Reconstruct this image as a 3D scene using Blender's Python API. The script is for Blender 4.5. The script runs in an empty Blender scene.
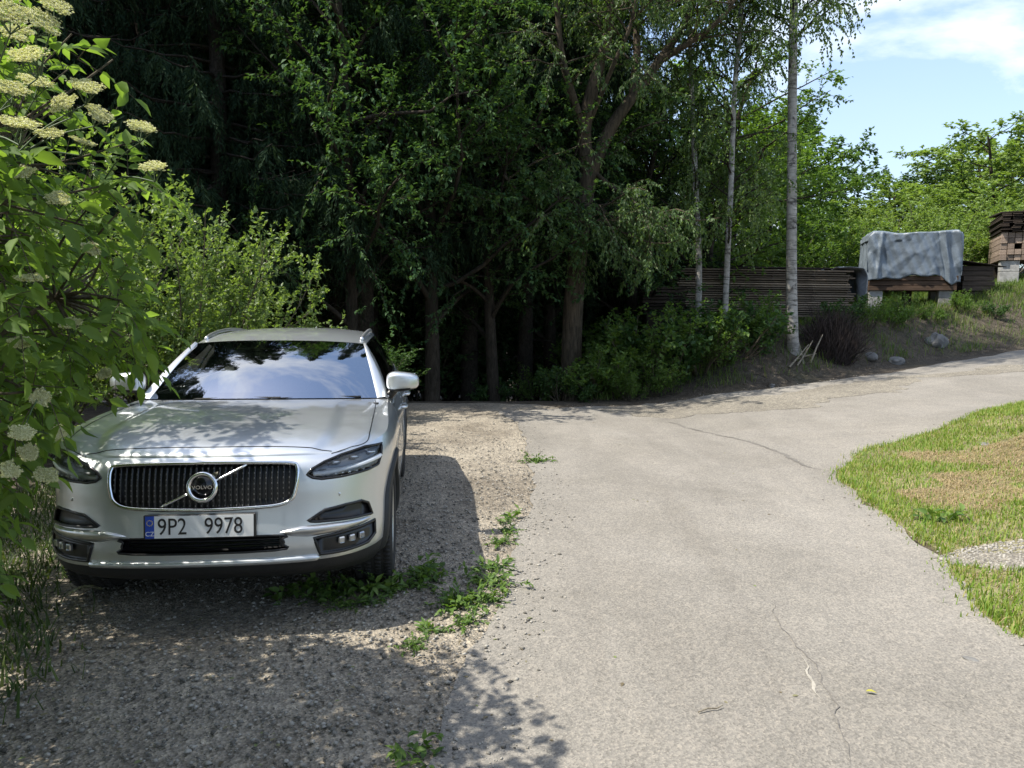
import bpy, bmesh, math, random
import numpy as np
from mathutils import Vector, Matrix, Euler
from mathutils.bvhtree import BVHTree
from mathutils.geometry import delaunay_2d_cdt
PI = math.pi
SC = bpy.context.scene
COL = SC.collection

# ------------------------------------------------------------------ helpers
def interp(xs, ys):
    """smooth (Catmull / Hermite) interpolation through control values"""
    xs = np.asarray(xs, float); ys = np.asarray(ys, float)
    h = np.diff(xs); s = np.diff(ys, axis=0) / (h[:, None] if ys.ndim > 1 else h)
    m = np.empty_like(ys); m[0] = s[0]; m[-1] = s[-1]
    if len(xs) > 2:
        w1 = h[1:]; w0 = h[:-1]
        if ys.ndim > 1: w1 = w1[:, None]; w0 = w0[:, None]
        m[1:-1] = (s[:-1] * w1 + s[1:] * w0) / (w0 + w1)
    def f(x):
        x = np.asarray(x, float); xc = np.clip(x, xs[0], xs[-1])
        i = np.clip(np.searchsorted(xs, xc, side='right') - 1, 0, len(xs) - 2)
        t = (xc - xs[i]) / h[i]; hh = h[i]
        if ys.ndim > 1: t = t[..., None]; hh = hh[..., None]
        return ((2*t**3-3*t**2+1)*ys[i] + (t**3-2*t**2+t)*hh*m[i] + (-2*t**3+3*t**2)*ys[i+1] + (t**3-t**2)*hh*m[i+1])
    return f

def sstep(a, b, x):
    t = np.clip((np.asarray(x, float) - a) / (b - a), 0, 1)
    return t * t * (3 - 2 * t)

def link(o, parent=None):
    COL.objects.link(o)
    if parent is not None: o.parent = parent
    return o

def mesh_np(name, V, F, mats, smooth=True, mi=None):
    """mesh from arrays; F is (n,3) or (n,4) array or list of tuples"""
    me = bpy.data.meshes.new(name)
    V = np.asarray(V, np.float32)
    if isinstance(F, np.ndarray):
        n, k = F.shape
        me.vertices.add(len(V)); me.vertices.foreach_set('co', V.ravel())
        me.loops.add(n * k); me.loops.foreach_set('vertex_index', F.astype(np.int32).ravel())
        me.polygons.add(n)
        me.polygons.foreach_set('loop_start', np.arange(0, n * k, k, dtype=np.int32))
        me.polygons.foreach_set('loop_total', np.full(n, k, dtype=np.int32))
        me.update(calc_edges=True); me.validate()
    else:
        me.from_pydata([tuple(v) for v in V.tolist()], [], [tuple(f) for f in F]); me.update()
    for m in (mats if isinstance(mats, (list, tuple)) else [mats]): me.materials.append(m)
    if mi is not None and len(mi) == len(me.polygons): me.polygons.foreach_set('material_index', np.asarray(mi, np.int32))
    if smooth: me.polygons.foreach_set('use_smooth', np.ones(len(me.polygons), bool))
    return me

def part(name, V, F, mats, parent=None, smooth=True, mi=None, loc=None):
    o = bpy.data.objects.new(name, mesh_np(name, V, F, mats, smooth, mi))
    link(o, parent)
    if loc is not None: o.location = loc
    return o

def thing(name, label, cat, loc=(0, 0, 0), rz=0.0, group=None):
    o = bpy.data.objects.new(name, None); o.empty_display_size = .2
    link(o); o.location = loc; o.rotation_euler = (0, 0, rz)
    return tag(o, label, cat, group)

def tag(o, label=None, cat=None, group=None, kind=None):
    if label: o['label'] = label
    if cat: o['category'] = cat
    if group: o['group'] = group
    if kind: o['kind'] = kind
    return o

def dup(root, loc, rz=0.0, scale=1.0, label=None, group=None, tilt=(0, 0)):
    r = root.copy(); COL.objects.link(r); r.location = loc
    r.rotation_euler = (tilt[0], tilt[1], rz); r.scale = (scale, scale, scale) if not hasattr(scale, '__len__') else scale
    if label: r['label'] = label
    if group: r['group'] = group
    for ch in list(root.children):
        c = ch.copy(); COL.objects.link(c); c.parent = r
        for g in ch.children:
            d = g.copy(); COL.objects.link(d); d.parent = c
    return r

class MB:
    """collects simple solids into one mesh"""
    def __init__(s): s.v = []; s.f = []; s.m = []
    def add(s, V, F, m=0):
        b = len(s.v); s.v += [tuple(map(float, v)) for v in V]; s.f += [tuple(int(i) + b for i in f) for f in F]; s.m += [m] * len(F)
    def box(s, c, d, rz=0.0, rx=0.0, ry=0.0, m=0, jit=0.0, rnd=None, bev=0.0):
        hx, hy, hz = d[0]/2, d[1]/2, d[2]/2
        R = Euler((rx, ry, rz)).to_matrix()
        if bev > 0:
            pts = []
            for sx in (-1, 1):
                for sy in (-1, 1):
                    for sz in (-1, 1):
                        pts += [(sx*(hx-bev), sy*(hy-bev), sz*hz), (sx*(hx-bev), sy*hy, sz*(hz-bev)), (sx*hx, sy*(hy-bev), sz*(hz-bev))]
            bm = bmesh.new()
            vs = [bm.verts.new(p) for p in pts]
            r = bmesh.ops.convex_hull(bm, input=vs)
            bmesh.ops.recalc_face_normals(bm, faces=bm.faces)
            bm.verts.index_update()
            V = [v.co.copy() for v in bm.verts]; F = [[v.index for v in f.verts] for f in bm.faces]; bm.free()
        else:
            V = [Vector((x*hx, y*hy, z*hz)) for x in (-1, 1) for y in (-1, 1) for z in (-1, 1)]
            F = [(0,1,3,2),(4,6,7,5),(0,4,5,1),(2,3,7,6),(0,2,6,4),(1,5,7,3)]
        if jit and rnd: V = [v + Vector((rnd.uniform(-jit, jit), rnd.uniform(-jit, jit), rnd.uniform(-jit, jit))) for v in V]
        s.add([R @ Vector(v) + Vector(c) for v in V], F, m)
    def tube(s, pts, r, n=8, m=0, closed=False, cap=True):
        V, F = tube(pts, r, n, closed, cap); s.add(V, F, m)
    def lathe(s, prof, n=32, axis='x', m=0, c=(0, 0, 0)):
        V = []; F = []
        for (a, r) in prof:
            for k in range(n):
                t = 2*PI*k/n
                p = (a, r*math.cos(t), r*math.sin(t)) if axis == 'x' else ((r*math.cos(t), a, r*math.sin(t)) if axis == 'y' else (r*math.cos(t), r*math.sin(t), a))
                V.append((p[0]+c[0], p[1]+c[1], p[2]+c[2]))
        for i in range(len(prof)-1):
            for k in range(n):
                F.append((i*n+k, i*n+(k+1) % n, (i+1)*n+(k+1) % n, (i+1)*n+k))
        s.add(V, F, m)
    def build(s, name, mats, parent=None, smooth=False):
        return part(name, s.v, s.f, mats, parent, smooth, mi=s.m)

def tube(pts, r, n=8, closed=False, cap=True):
    P = np.asarray(pts, float); k = len(P)
    rr = np.full(k, r) if np.isscalar(r) else np.asarray(r, float)
    T = np.gradient(P, axis=0) if not closed else (np.roll(P, -1, 0) - np.roll(P, 1, 0))
    T /= np.linalg.norm(T, axis=1)[:, None] + 1e-9
    ref = np.array([0, 0, 1.0]) if abs(T[0][2]) < .9 else np.array([1.0, 0, 0])
    V = np.zeros((k, n, 3)); a = np.arange(n) * 2 * PI / n
    for i in range(k):
        u = np.cross(T[i], ref); u /= np.linalg.norm(u) + 1e-9; w = np.cross(u, T[i]); ref = w if np.linalg.norm(w) > 0 else ref
        V[i] = P[i] + rr[i] * (np.cos(a)[:, None] * u + np.sin(a)[:, None] * w)
    F = []
    for i in range(k if closed else k - 1):
        j = (i + 1) % k
        for q in range(n): F.append((i*n+q, i*n+(q+1) % n, j*n+(q+1) % n, j*n+q))
    if cap and not closed:
        F.append(tuple(range(n-1, -1, -1))); F.append(tuple((k-1)*n+q for q in range(n)))
    return V.reshape(-1, 3), F

def grid_faces(nu, nv, wrap=False):
    F = []
    i = np.arange(nu if wrap else nu - 1); j = np.arange(nv - 1)
    I, J = np.meshgrid(i, j, indexing='ij'); I2 = (I + 1) % nu
    return np.stack([I*nv+J, I2*nv+J, I2*nv+J+1, I*nv+J+1], -1).reshape(-1, 4)

# ------------------------------------------------------------------ materials
def newmat(name):
    m = bpy.data.materials.new(name); m.use_nodes = True
    nt = m.node_tree; nt.nodes.clear()
    out = nt.nodes.new('ShaderNodeOutputMaterial')
    return m, nt, out
def N(nt, typ, **kw):
    n = nt.nodes.new(typ)
    for k, v in kw.items():
        if k in ('inp',):
            for a, b in v.items(): n.inputs[a].default_value = b
        else: setattr(n, k, v)
    return n
def ramp(nt, stops, fac=None, interp_='LINEAR'):
    r = nt.nodes.new('ShaderNodeValToRGB'); r.color_ramp.interpolation = interp_
    e = r.color_ramp.elements
    while len(e) < len(stops): e.new(.5)
    for q, (p, c) in zip(e, stops): q.position = p; q.color = (*c, 1) if len(c) == 3 else c
    if fac is not None: nt.links.new(fac, r.inputs[0])
    return r
def noise(nt, scale, detail=4, rough=.55, vec=None, dist=0.0):
    n = nt.nodes.new('ShaderNodeTexNoise'); n.inputs['Scale'].default_value = scale; n.inputs['Detail'].default_value = detail
    n.inputs['Roughness'].default_value = rough; n.inputs['Distortion'].default_value = dist
    if vec is not None: nt.links.new(vec, n.inputs['Vector'])
    return n
def pos(nt, obj=True):
    if obj: return nt.nodes.new('ShaderNodeTexCoord').outputs['Object']
    return nt.nodes.new('ShaderNodeNewGeometry').outputs['Position']
def mixc(nt, a, b, fac, mode='MIX'):
    m = nt.nodes.new('ShaderNodeMix'); m.data_type = 'RGBA'; m.blend_type = mode
    for s, i in ((fac, 0), (a, 6), (b, 7)):
        if hasattr(s, 'is_output'): nt.links.new(s, m.inputs[i])
        elif i == 0: m.inputs[0].default_value = s
        else: m.inputs[i].default_value = (*s, 1) if len(s) == 3 else s
    return m.outputs[2]
def math_(nt, op, a, b=None, c=None):
    m = nt.nodes.new('ShaderNodeMath'); m.operation = op
    for i, s in enumerate((a, b, c)):
        if s is None: continue
        if hasattr(s, 'is_output'): nt.links.new(s, m.inputs[i])
        else: m.inputs[i].default_value = s
    return m.outputs[0]
def bump(nt, h, strength=.3, dist=.01):
    b = nt.nodes.new('ShaderNodeBump'); b.inputs['Strength'].default_value = strength; b.inputs['Distance'].default_value = dist
    nt.links.new(h, b.inputs['Height']); return b.outputs[0]
def princ(nt, out, col=(.5, .5, .5), rough=.5, metal=0.0, **kw):
    p = nt.nodes.new('ShaderNodeBsdfPrincipled')
    if hasattr(col, 'is_output'): nt.links.new(col, p.inputs['Base Color'])
    else: p.inputs['Base Color'].default_value = (*col, 1)
    if hasattr(rough, 'is_output'): nt.links.new(rough, p.inputs['Roughness'])
    else: p.inputs['Roughness'].default_value = rough
    p.inputs['Metallic'].default_value = metal
    for k, v in kw.items():
        key = k.replace('_', ' ')
        if hasattr(v, 'is_output'): nt.links.new(v, p.inputs[key])
        else: p.inputs[key].default_value = v
    nt.links.new(p.outputs[0], out.inputs[0]); return p
def simple(name, col, rough=.5, metal=0.0, var=.12, scale=12, bmp=0.0, bscale=60, **kw):
    m, nt, out = newmat(name)
    v = pos(nt); n = noise(nt, scale, 5, .6, v)
    a = tuple(c * (1 - var) for c in col); b = tuple(min(1, c * (1 + var)) for c in col)
    c = ramp(nt, [(.3, a), (.7, b)], n.outputs[0]).outputs[0]
    p = princ(nt, out, c, rough, metal, **kw)
    if bmp:
        nb = noise(nt, bscale, 4, .6, v); nt.links.new(bump(nt, nb.outputs[0], bmp, .01), p.inputs['Normal'])
    return m
def glass(name, tint=(.75, .8, .8), ior=1.5, rough=0.0):
    m, nt, out = newmat(name)
    f = N(nt, 'ShaderNodeFresnel'); f.inputs[0].default_value = ior
    t = N(nt, 'ShaderNodeBsdfTransparent'); t.inputs[0].default_value = (*tint, 1)
    g = N(nt, 'ShaderNodeBsdfGlossy'); g.inputs['Roughness'].default_value = rough
    mx = N(nt, 'ShaderNodeMixShader'); nt.links.new(f.outputs[0], mx.inputs[0]); nt.links.new(t.outputs[0], mx.inputs[1]); nt.links.new(g.outputs[0], mx.inputs[2])
    nt.links.new(mx.outputs[0], out.inputs[0]); return m
def leafmat(name, cols, trans=.35, rough=.5, spec=.3, hue=0.0, tcol=1.6):
    """leaf: each leaf (mesh island) its own tint; thin, lets some light through"""
    m, nt, out = newmat(name)
    g = N(nt, 'ShaderNodeNewGeometry')
    n = len(cols)
    r = ramp(nt, [(i/(n-1) if n > 1 else 0, c) for i, c in enumerate(cols)], g.outputs['Random Per Island'])
    d = N(nt, 'ShaderNodeBsdfPrincipled'); d.inputs['Roughness'].default_value = rough; d.inputs['Specular IOR Level'].default_value = spec
    nt.links.new(r.outputs[0], d.inputs['Base Color'])
    tc = mixc(nt, r.outputs[0], (tcol, tcol*1.05, tcol*.35), 1.0, 'MULTIPLY')
    t = N(nt, 'ShaderNodeBsdfTranslucent'); nt.links.new(tc, t.inputs[0])
    mx = N(nt, 'ShaderNodeMixShader'); mx.inputs[0].default_value = trans
    nt.links.new(d.outputs[0], mx.inputs[1]); nt.links.new(t.outputs[0], mx.inputs[2]); nt.links.new(mx.outputs[0], out.inputs[0])
    return m

# ------------------------------------------------------------------ camera (stands on the road at the origin)
CAM_H = 1.65; FPX = 756.3; PITCH = math.atan((384-313.7)/FPX); ROLL = -0.0076
def W(px, py, Y):
    """world point at depth Y seen at a picture position (used to survey where things stand)"""
    x = px - 512; y = py - 384
    c, s = math.cos(-ROLL), math.sin(-ROLL); x, y = c*x - s*y, s*x + c*y
    a, b = x / FPX, -y / FPX
    dy = math.cos(PITCH) + b*math.sin(PITCH); dz = -math.sin(PITCH) + b*math.cos(PITCH)
    k = Y / dy
    return Vector((a*k, Y, CAM_H + dz*k))
CLOUD_Z = 1.7; SKY_STR = .15; SUN_STR = 4.1; EXPO = 1.0
# ================================================================== the silver estate car
M = {}
def car_paint():
    m, nt, out = newmat('silver_paint')
    v = pos(nt)
    fl = N(nt, 'ShaderNodeTexVoronoi'); fl.inputs['Scale'].default_value = 1400; nt.links.new(v, fl.inputs['Vector'])
    n = noise(nt, 3, 4, .6, v)
    c = ramp(nt, [(.0, (.55, .575, .59)), (1, (.68, .705, .72))], fl.outputs['Distance']).outputs[0]
    c = mixc(nt, c, (.58, .6, .61), math_(nt, 'MULTIPLY', ramp(nt, [(.45, (0, 0, 0)), (.75, (1, 1, 1))], n.outputs[0]).outputs[0], .2))
    d = noise(nt, 9, 3, .5, v)
    rg = ramp(nt, [(.35, (.36,)*3), (.75, (.41,)*3)], d.outputs[0]).outputs[0]
    p = princ(nt, out, c, rg, .84, Coat_Weight=.9, Coat_Roughness=.06, Coat_IOR=1.5)
    return m
M['paint'] = car_paint()
M['black'] = simple('black_trim', (.012, .012, .013), .35, var=.2)
M['gloss_black'] = simple('gloss_black', (.008, .008, .009), .12, var=.2)
M['plastic'] = simple('dark_cladding', (.016, .0165, .017), .62, var=.2, scale=30, bmp=.15, bscale=400)
M['chrome'] = simple('bright_chrome', (.75, .76, .77), .14, 1.0, var=.05)
M['satin'] = simple('satin_silver', (.62, .63, .64), .3, .9, var=.05)
M['stud'] = simple('grille_stud', (.16, .16, .16), .45, .8, var=.1)
M['lamp_bowl'] = simple('lamp_bowl', (.20, .205, .21), .35, .6, var=.1)
M['rubber'] = simple('tyre_rubber', (.022, .021, .02), .85, var=.35, scale=25, bmp=.3, bscale=120)
M['rim'] = simple('alloy', (.42, .43, .44), .32, .9, var=.1)
M['interior'] = simple('dark_interior', (.018, .018, .02), .7, var=.3)
M['seat'] = simple('seat_leather', (.16, .15, .14), .55, var=.2)
M['dash'] = simple('dashboard', (.09, .09, .092), .6, var=.2)
M['windscreen'] = glass('windscreen_glass', (.82, .87, .87), 9.0)
M['sideglass'] = glass('side_glass', (.35, .4, .4), 1.6)
M['lens'] = glass('clear_lens', (.88, .9, .92), 1.45)
M['white'] = simple('lamp_white', (.86, .87, .88), .25, var=.03)
M['plate'] = simple('plate_white', (.72, .73, .73), .35, var=.04)
M['blue'] = simple('plate_blue', (.01, .06, .4), .35, var=.05)
M['yellow'] = simple('star_yellow', (.8, .6, .02), .4, var=.05)
M['ink'] = simple('plate_ink', (.01, .01, .012), .4, var=.1)
M['redlens'] = simple('red_lens', (.35, .01, .012), .15, var=.1)
M['amber'] = simple('seat_belt', (.3, .3, .3), .6)

CAR = thing('estate_car', 'silver estate car parked nose-out on the gravel verge under the elder', 'car', (-1.544, 3.697, 0), .1187)

# plan curve of half the body at bumper height: (x, y) from nose centre to tail centre
PLAN = np.array([(0,0),(.2,.004),(.4,.02),(.55,.05),(.67,.1),(.77,.185),(.845,.305),(.893,.46),(.918,.62),(.93,.8),(.934,1.1),(.93,1.6),(.932,2.4),(.935,3.2),(.935,3.8),(.925,4.2),(.9,4.48),(.84,4.7),(.72,4.835),(.5,4.91),(.25,4.935),(0,4.94)])
_s = np.r_[0, np.cumsum(np.linalg.norm(np.diff(PLAN, axis=0), axis=1))]
TMAX = _s[-1]
_plan = interp(_s, PLAN)
def plan(t):
    p = _plan(t); d = _plan(np.asarray(t)+.004) - _plan(np.asarray(t)-.004)
    d = np.where(np.asarray(t)[..., None] < .006, np.array([1.0, 0]), d); d = np.where(np.asarray(t)[..., None] > TMAX-.006, np.array([-1.0, 0]), d)
    d /= np.linalg.norm(d, axis=-1)[..., None]
    return p, np.stack([d[..., 1], -d[..., 0]], -1)
off_f = interp([.2,.26,.31,.36,.43,.5,.55,.6,.66,.74,.81,.86,.89,.91,.95],[.3,.16,.05,.012,0,.004,.012,.02,.028,.036,.048,.068,.095,.13,.2])
off_s = interp([.2,.27,.34,.42,.52,.62,.72,.8,.86,.9,.94,.98,1.02,1.06,1.12],[.1,.05,.024,.014,.014,.02,.014,.004,0,.004,.016,.036,.066,.1,.15])
off_r = interp([.2,.28,.36,.5,.7,.9,1.0,1.1],[.25,.08,.0,.0,.02,.04,.06,.1])
_ty = lambda y: float(np.interp(y, PLAN[:, 1], _s))
def wfront(t): return 1 - sstep(_ty(.06), _ty(.62), t)
def wrear(t): return sstep(_ty(4.4), _ty(4.85), t)
_zt = interp([0, _ty(.02), _ty(.1), _ty(.305), _ty(.62), _ty(1.0), _ty(1.6), _ty(2.4), _ty(3.2), _ty(3.8), _ty(4.4), _ty(4.8), TMAX], [.905, .905, .905, .925, .968, 1.008, 1.035, 1.045, 1.06, 1.075, 1.09, 1.06, 1.05])
def P(t, z, o=0.0):
    """point on the lower body shell; o = distance proud of it"""
    t = np.asarray(t, float); z = np.asarray(z, float)
    p, n = plan(t)
    wf, wr = wfront(t), wrear(t)
    off = wf*off_f(z) + wr*off_r(z) + (1-wf-wr)*off_s(z) - o
    return np.stack([p[..., 0] - n[..., 0]*off, p[..., 1] - n[..., 1]*off, z], -1)
WHY = (.872, 3.813); WR = .36
def shell():
    ts = np.r_[np.linspace(0, 1.25, 126)[:-1], np.linspace(1.25, _ty(4.5), 160)[:-1], np.linspace(_ty(4.5), TMAX, 60)]
    vz = np.r_[np.linspace(0, 1, 66)]
    T, Vv = np.meshgrid(ts, vz, indexing='ij')
    zb = .235 + .0*T
    Z = zb + (_zt(T) - zb) * Vv
    return ts, T, Z, P(T, Z)
TS, TT, ZZ, PP = shell()
nt_, nz_ = PP.shape[:2]
SHV = PP.reshape(-1, 3); SHF = grid_faces(nt_, nz_)
# both halves (mirror)
def mirror(V, F):
    V = np.asarray(V); F = np.asarray(F)
    return np.r_[V, V*[-1, 1, 1]], np.r_[F, F[:, ::-1] + len(V)]
# top (bonnet) patch: Coons patch between nose edge, fender edges and cowl
TC = _ty(.305); TA = _ty(1.62)
def edge_top(t): return P(t, _zt(t))
def bonnet_pt(u, w):
    au = np.abs(u); sg = np.sign(u)
    F_ = edge_top(TC*au); S_ = edge_top(TC + (TA-TC)*w)
    cx = edge_top(np.array(TA))
    R_ = np.stack([au*cx[0], 1.36 + (cx[1]-1.36)*au**2.2, 1.062 + (cx[2]-1.062)*au**2], -1)
    C0 = edge_top(np.array(TC)); F0 = edge_top(np.array(0.0)); R0 = np.array([0, 1.36, 1.062])
    ctr = F0 + (R0-F0)*w[..., None]
    side0 = C0 + (cx-C0)*w[..., None]
    a = au[..., None]; b = w[..., None]
    pt = (1-b)*F_ + b*R_ + (1-a)*ctr + a*S_ - ((1-a)*(1-b)*F0 + a*(1-b)*C0 + (1-a)*b*R0 + a*b*cx)
    uc = .565 + .07*w                                   # two bonnet creases each side
    sw = np.clip(np.sin(PI*np.power(w, .7)), 0, 1)**.6
    plate_ = 1 - sstep(uc-.012, uc+.075, au)
    ridge = sstep(uc+.05, .86, au)*(1-sstep(.862, .93, au))
    crown = .048*np.power(np.clip(np.sin(PI*np.power(w, .62)), 0, 1), .9)*(1-au**3.2)
    pt[..., 2] += crown + (.017*plate_ + .009*ridge)*sw
    pt[..., 0] *= np.where(u < 0, -1, 1)
    return pt
def bonnet():
    us = np.linspace(-1, 1, 121); ws = np.linspace(0, 1, 90)**1.25
    U, Wd = np.meshgrid(us, ws, indexing='ij')
    return bonnet_pt(U, Wd).reshape(-1, 3), grid_faces(121, 90)[:, ::-1]
BOV, BOF = bonnet()
V0, F0 = mirror(SHV, SHF)
BODYBVH = BVHTree.FromPolygons([tuple(v) for v in V0.tolist()] + [tuple(v) for v in BOV.tolist()], [tuple(f) for f in F0.tolist()] + [tuple(int(i)+len(V0) for i in f) for f in BOF])
def hit_front(x, z):
    h = BODYBVH.ray_cast(Vector((x, -1, z)), Vector((0, 1, 0)))
    return (h[0], h[1]) if h[0] is not None else (Vector((x, .3, z)), Vector((0, -1, 0)))
def inpoly(poly, X, Y):
    poly = np.asarray(poly); r = np.zeros(X.shape, bool); n = len(poly); j = n-1
    for i in range(n):
        xi, yi = poly[i]; xj, yj = poly[j]
        c = ((yi > Y) != (yj > Y)) & (X < (xj-xi)*(Y-yi)/(yj-yi+1e-12)+xi); r ^= c; j = i
    return r
def smooth_poly(poly, n=6, closed=True):
    """Catmull-Rom through the outline"""
    p = np.asarray(poly, float); k = len(p); out = []
    for i in range(k if closed else k-1):
        a, b, c, d = p[(i-1) % k] if closed or i else p[0], p[i], p[(i+1) % k], p[(i+2) % k] if closed or i+2 < k else p[-1]
        for q in range(n):
            t = q/n; out.append(.5*((2*b)+(-a+c)*t+(2*a-5*b+4*c-d)*t*t+(-a+3*b-3*c+d)*t**3))
    if not closed: out.append(p[-1])
    return np.array(out)
def sharp_poly(poly, n=6):
    p = np.asarray(poly, float); return np.array([p[i]*(1-q/n)+p[(i+1) % len(p)]*(q/n) for i in range(len(p)) for q in range(n)])
def fill2d(poly, step):
    """outline filled with an even triangle net"""
    poly = np.asarray(poly); x0, z0 = poly.min(0); x1, z1 = poly.max(0)
    gx, gz = np.meshgrid(np.arange(x0+step/2, x1, step), np.arange(z0+step/2, z1, step), indexing='ij')
    ok = inpoly(poly, gx, gz); g = np.c_[gx[ok], gz[ok]]
    d = np.array([np.min(np.linalg.norm(poly - q, axis=1)) for q in g]) if len(g) else np.array([])
    g = g[d > step*.45] if len(g) else g.reshape(0, 2)
    pts = [Vector(p) for p in poly] + [Vector(p) for p in g]
    n = len(poly)
    v, e, f, *_ = delaunay_2d_cdt(pts, [(i, (i+1) % n) for i in range(n)], [list(range(n))], 1, 1e-6)
    return np.array([tuple(q) for q in v]), [tuple(q) for q in f]
def front_patch(poly, o=0.003, step=.02, depth=.03, flip=False):
    """a curved panel lying on the nose, o proud of it, with a returned rim"""
    v, f = fill2d(poly, step)
    H = [hit_front(a, b) for a, b in v]
    top = [h[0] + Vector((0, -o, 0)) for h in H]
    n = len(poly)
    V = [tuple(p) for p in top] + [(p[0], p[1]+depth, p[2]) for p in top[:n]]
    area = sum(poly[i][0]*poly[(i+1) % n][1]-poly[(i+1) % n][0]*poly[i][1] for i in range(n))
    F = [tuple(q) for q in f]
    b = len(top)
    F += [((i+1) % n, i, b+i, b+(i+1) % n) for i in range(n)]
    return V, F
def front_line(poly, o=0.0):
    return [tuple(hit_front(a, b)[0] + Vector((0, -o, 0))) for a, b in poly]
HEAD = [(.504,.815),(.532,.797),(.575,.788),(.67,.790),(.803,.799),(.852,.81),(.866,.86),(.866,.912),(.781,.917),(.666,.897),(.585,.872),(.526,.842)]
GR = [(0,.884),(.29,.881),(.43,.873),(.455,.852),(.457,.80),(.45,.75),(.432,.70),(.375,.672),(.245,.662),(0,.656)]
GR = GR + [(-x, z) for x, z in GR[-2:0:-1]]
LOW = [(-.35,.518),(.35,.518),(.385,.498),(.39,.47),(.35,.442),(-.35,.442),(-.39,.47),(-.385,.498)]
FUP = [(.508,.578),(.59,.628),(.69,.640),(.768,.641),(.80,.618),(.82,.552),(.78,.560),(.66,.568),(.552,.572)]
WING = [(.378,.515),(.378,.542),(.476,.562),(.64,.562),(.80,.552),(.812,.524),(.70,.510),(.514,.497)]
FBOX = [(.54,.49),(.62,.497),(.70,.505),(.832,.512),(.834,.44),(.80,.408),(.69,.402),(.568,.402)]
def mir(p): return [(-x, z) for x, z in p][::-1]
# --- shell: rows fixed at the cladding line, openings left out
def build_body():
    zr = np.r_[np.linspace(.235, .375, 17), np.linspace(0, 1, 52)[1:]]
    ts = TS; T, K = np.meshgrid(ts, np.arange(len(zr)), indexing='ij')
    Z = np.where(K < 17, zr[K], .375 + (_zt(T) - .375)*zr[K])
    Pp = P(T, Z); V = Pp.reshape(-1, 3); F = grid_faces(len(ts), len(zr))
    C = V[F].mean(1)
    keep = np.ones(len(F), bool); fr = C[:, 1] < .55
    for poly in (HEAD, GR, LOW, FUP, FBOX): keep &= ~(fr & inpoly(smooth_poly(poly, 4) if poly is GR or poly is LOW else np.array(poly), C[:, 0], C[:, 2]))
    for wy in WHY: keep &= ~((np.hypot(C[:, 1]-wy, C[:, 2]-WR) < .392) & (C[:, 0] > .6))
    F = F[keep]; mi = (C[keep][:, 2] < .375).astype(int)
    V2, F2 = mirror(V, F); mi2 = np.r_[mi, mi]
    nb = len(V2)
    CB = BOV[BOF].mean(1); kb = np.ones(len(BOF), bool)
    hp = sharp_poly(HEAD, 4)
    kb &= ~((CB[:, 1] < .55) & (inpoly(hp, np.abs(CB[:, 0]), CB[:, 2])))
    return np.r_[V2, BOV], np.r_[F2, BOF[kb] + nb], np.r_[mi2, np.zeros(kb.sum(), int)]
V_, F_, MI_ = build_body()
BODY = part('body', V_, F_, [M['paint'], M['plastic'], M['black']], CAR, mi=MI_)
# underbody tray and inner nose closing
b = MB()
b.box((0, 2.65, .27), (1.5, 3.9, .05)); b.box((0, .62, .29), (1.2, .5, .05)); b.box((0, .42, .55), (1.2, .05, .5)); b.box((0, 1.33, .66), (1.6, .05, .76)); b.box((0, 2.9, .35), (1.7, 3.2, .1))
b.box((0, 4.75, .6), (1.3, .05, .7))
b.build('underbody', M['interior'], CAR)

def strip_between(A, B, o=0):
    n = len(A); V = list(A) + list(B); F = [(i, i+1, n+i+1, n+i) for i in range(n-1)]
    return V, F
# --- windscreen, roof, pillars
uu = np.linspace(-1, 1, 41)
ws_b = np.stack([uu*.775, 1.40+.20*np.abs(uu)**2.1, 1.066-.022*uu**2], -1)
ws_t = np.stack([uu*.632, 2.14+.12*np.abs(uu)**2, 1.432-.028*uu**2], -1)
def ws_pt(i_u, v):
    p = ws_b[i_u]*(1-v) + ws_t[i_u]*v
    return p + np.array([0, -.02, .03])*math.sin(PI*v)*(1-.6*uu[i_u]**2)
wsv = np.linspace(0, 1, 22)
WSG = np.array([[ws_pt(i, v) for v in wsv] for i in range(41)])
part('windscreen', WSG.reshape(-1, 3), grid_faces(41, 22), M['windscreen'], CAR)
# black ceramic border just inside the glass edge
def ws_at(u, v, o=.004):
    k = (u+1)/2*40; i = int(min(39, max(0, math.floor(k)))); f = k-i
    p = ws_pt(i, v)*(1-f) + ws_pt(i+1, v)*f
    return p + np.array([0, .42, -.9])*o
mb = MB()
def ws_band(ps, qs): V, F = strip_between([ws_at(*p) for p in ps], [ws_at(*q) for q in qs]); mb.add(V, F)
ul = np.linspace(-1, 1, 41)
ws_band([(u, 1) for u in ul], [(u, .955) for u in ul]); ws_band([(u, 0) for u in ul], [(u, .085) for u in ul])
for s in (-1, 1): ws_band([(s, v) for v in wsv], [(s*.972, v) for v in wsv])
mb.build('windscreen_frit', M['black'], CAR, True)
# roof
yc = interp([0, .15, .37, .63, .85, 1], [1.432, 1.478, 1.506, 1.498, 1.462, 1.42]); 
edx = interp([0, .3, .6, 1], [.632, .648, .632, .575]); edz = interp([0, .12, .35, .65, .85, 1], [1.404, 1.432, 1.458, 1.445, 1.40, 1.335])
def roof_pt(u, w):
    y = (2.14 + 2.31*w) + (.12 - .22*w)*u*u
    a = np.abs(u)**2.6
    return np.stack([u*edx(w), y, yc(w)*(1-a) + edz(w)*a], -1)
ru = np.linspace(-1, 1, 49); rw = np.linspace(0, 1, 60)
U_, W_ = np.meshgrid(ru, rw, indexing='ij')
part('roof', roof_pt(U_, W_).reshape(-1, 3), grid_faces(49, 60), M['paint'], CAR)
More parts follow.
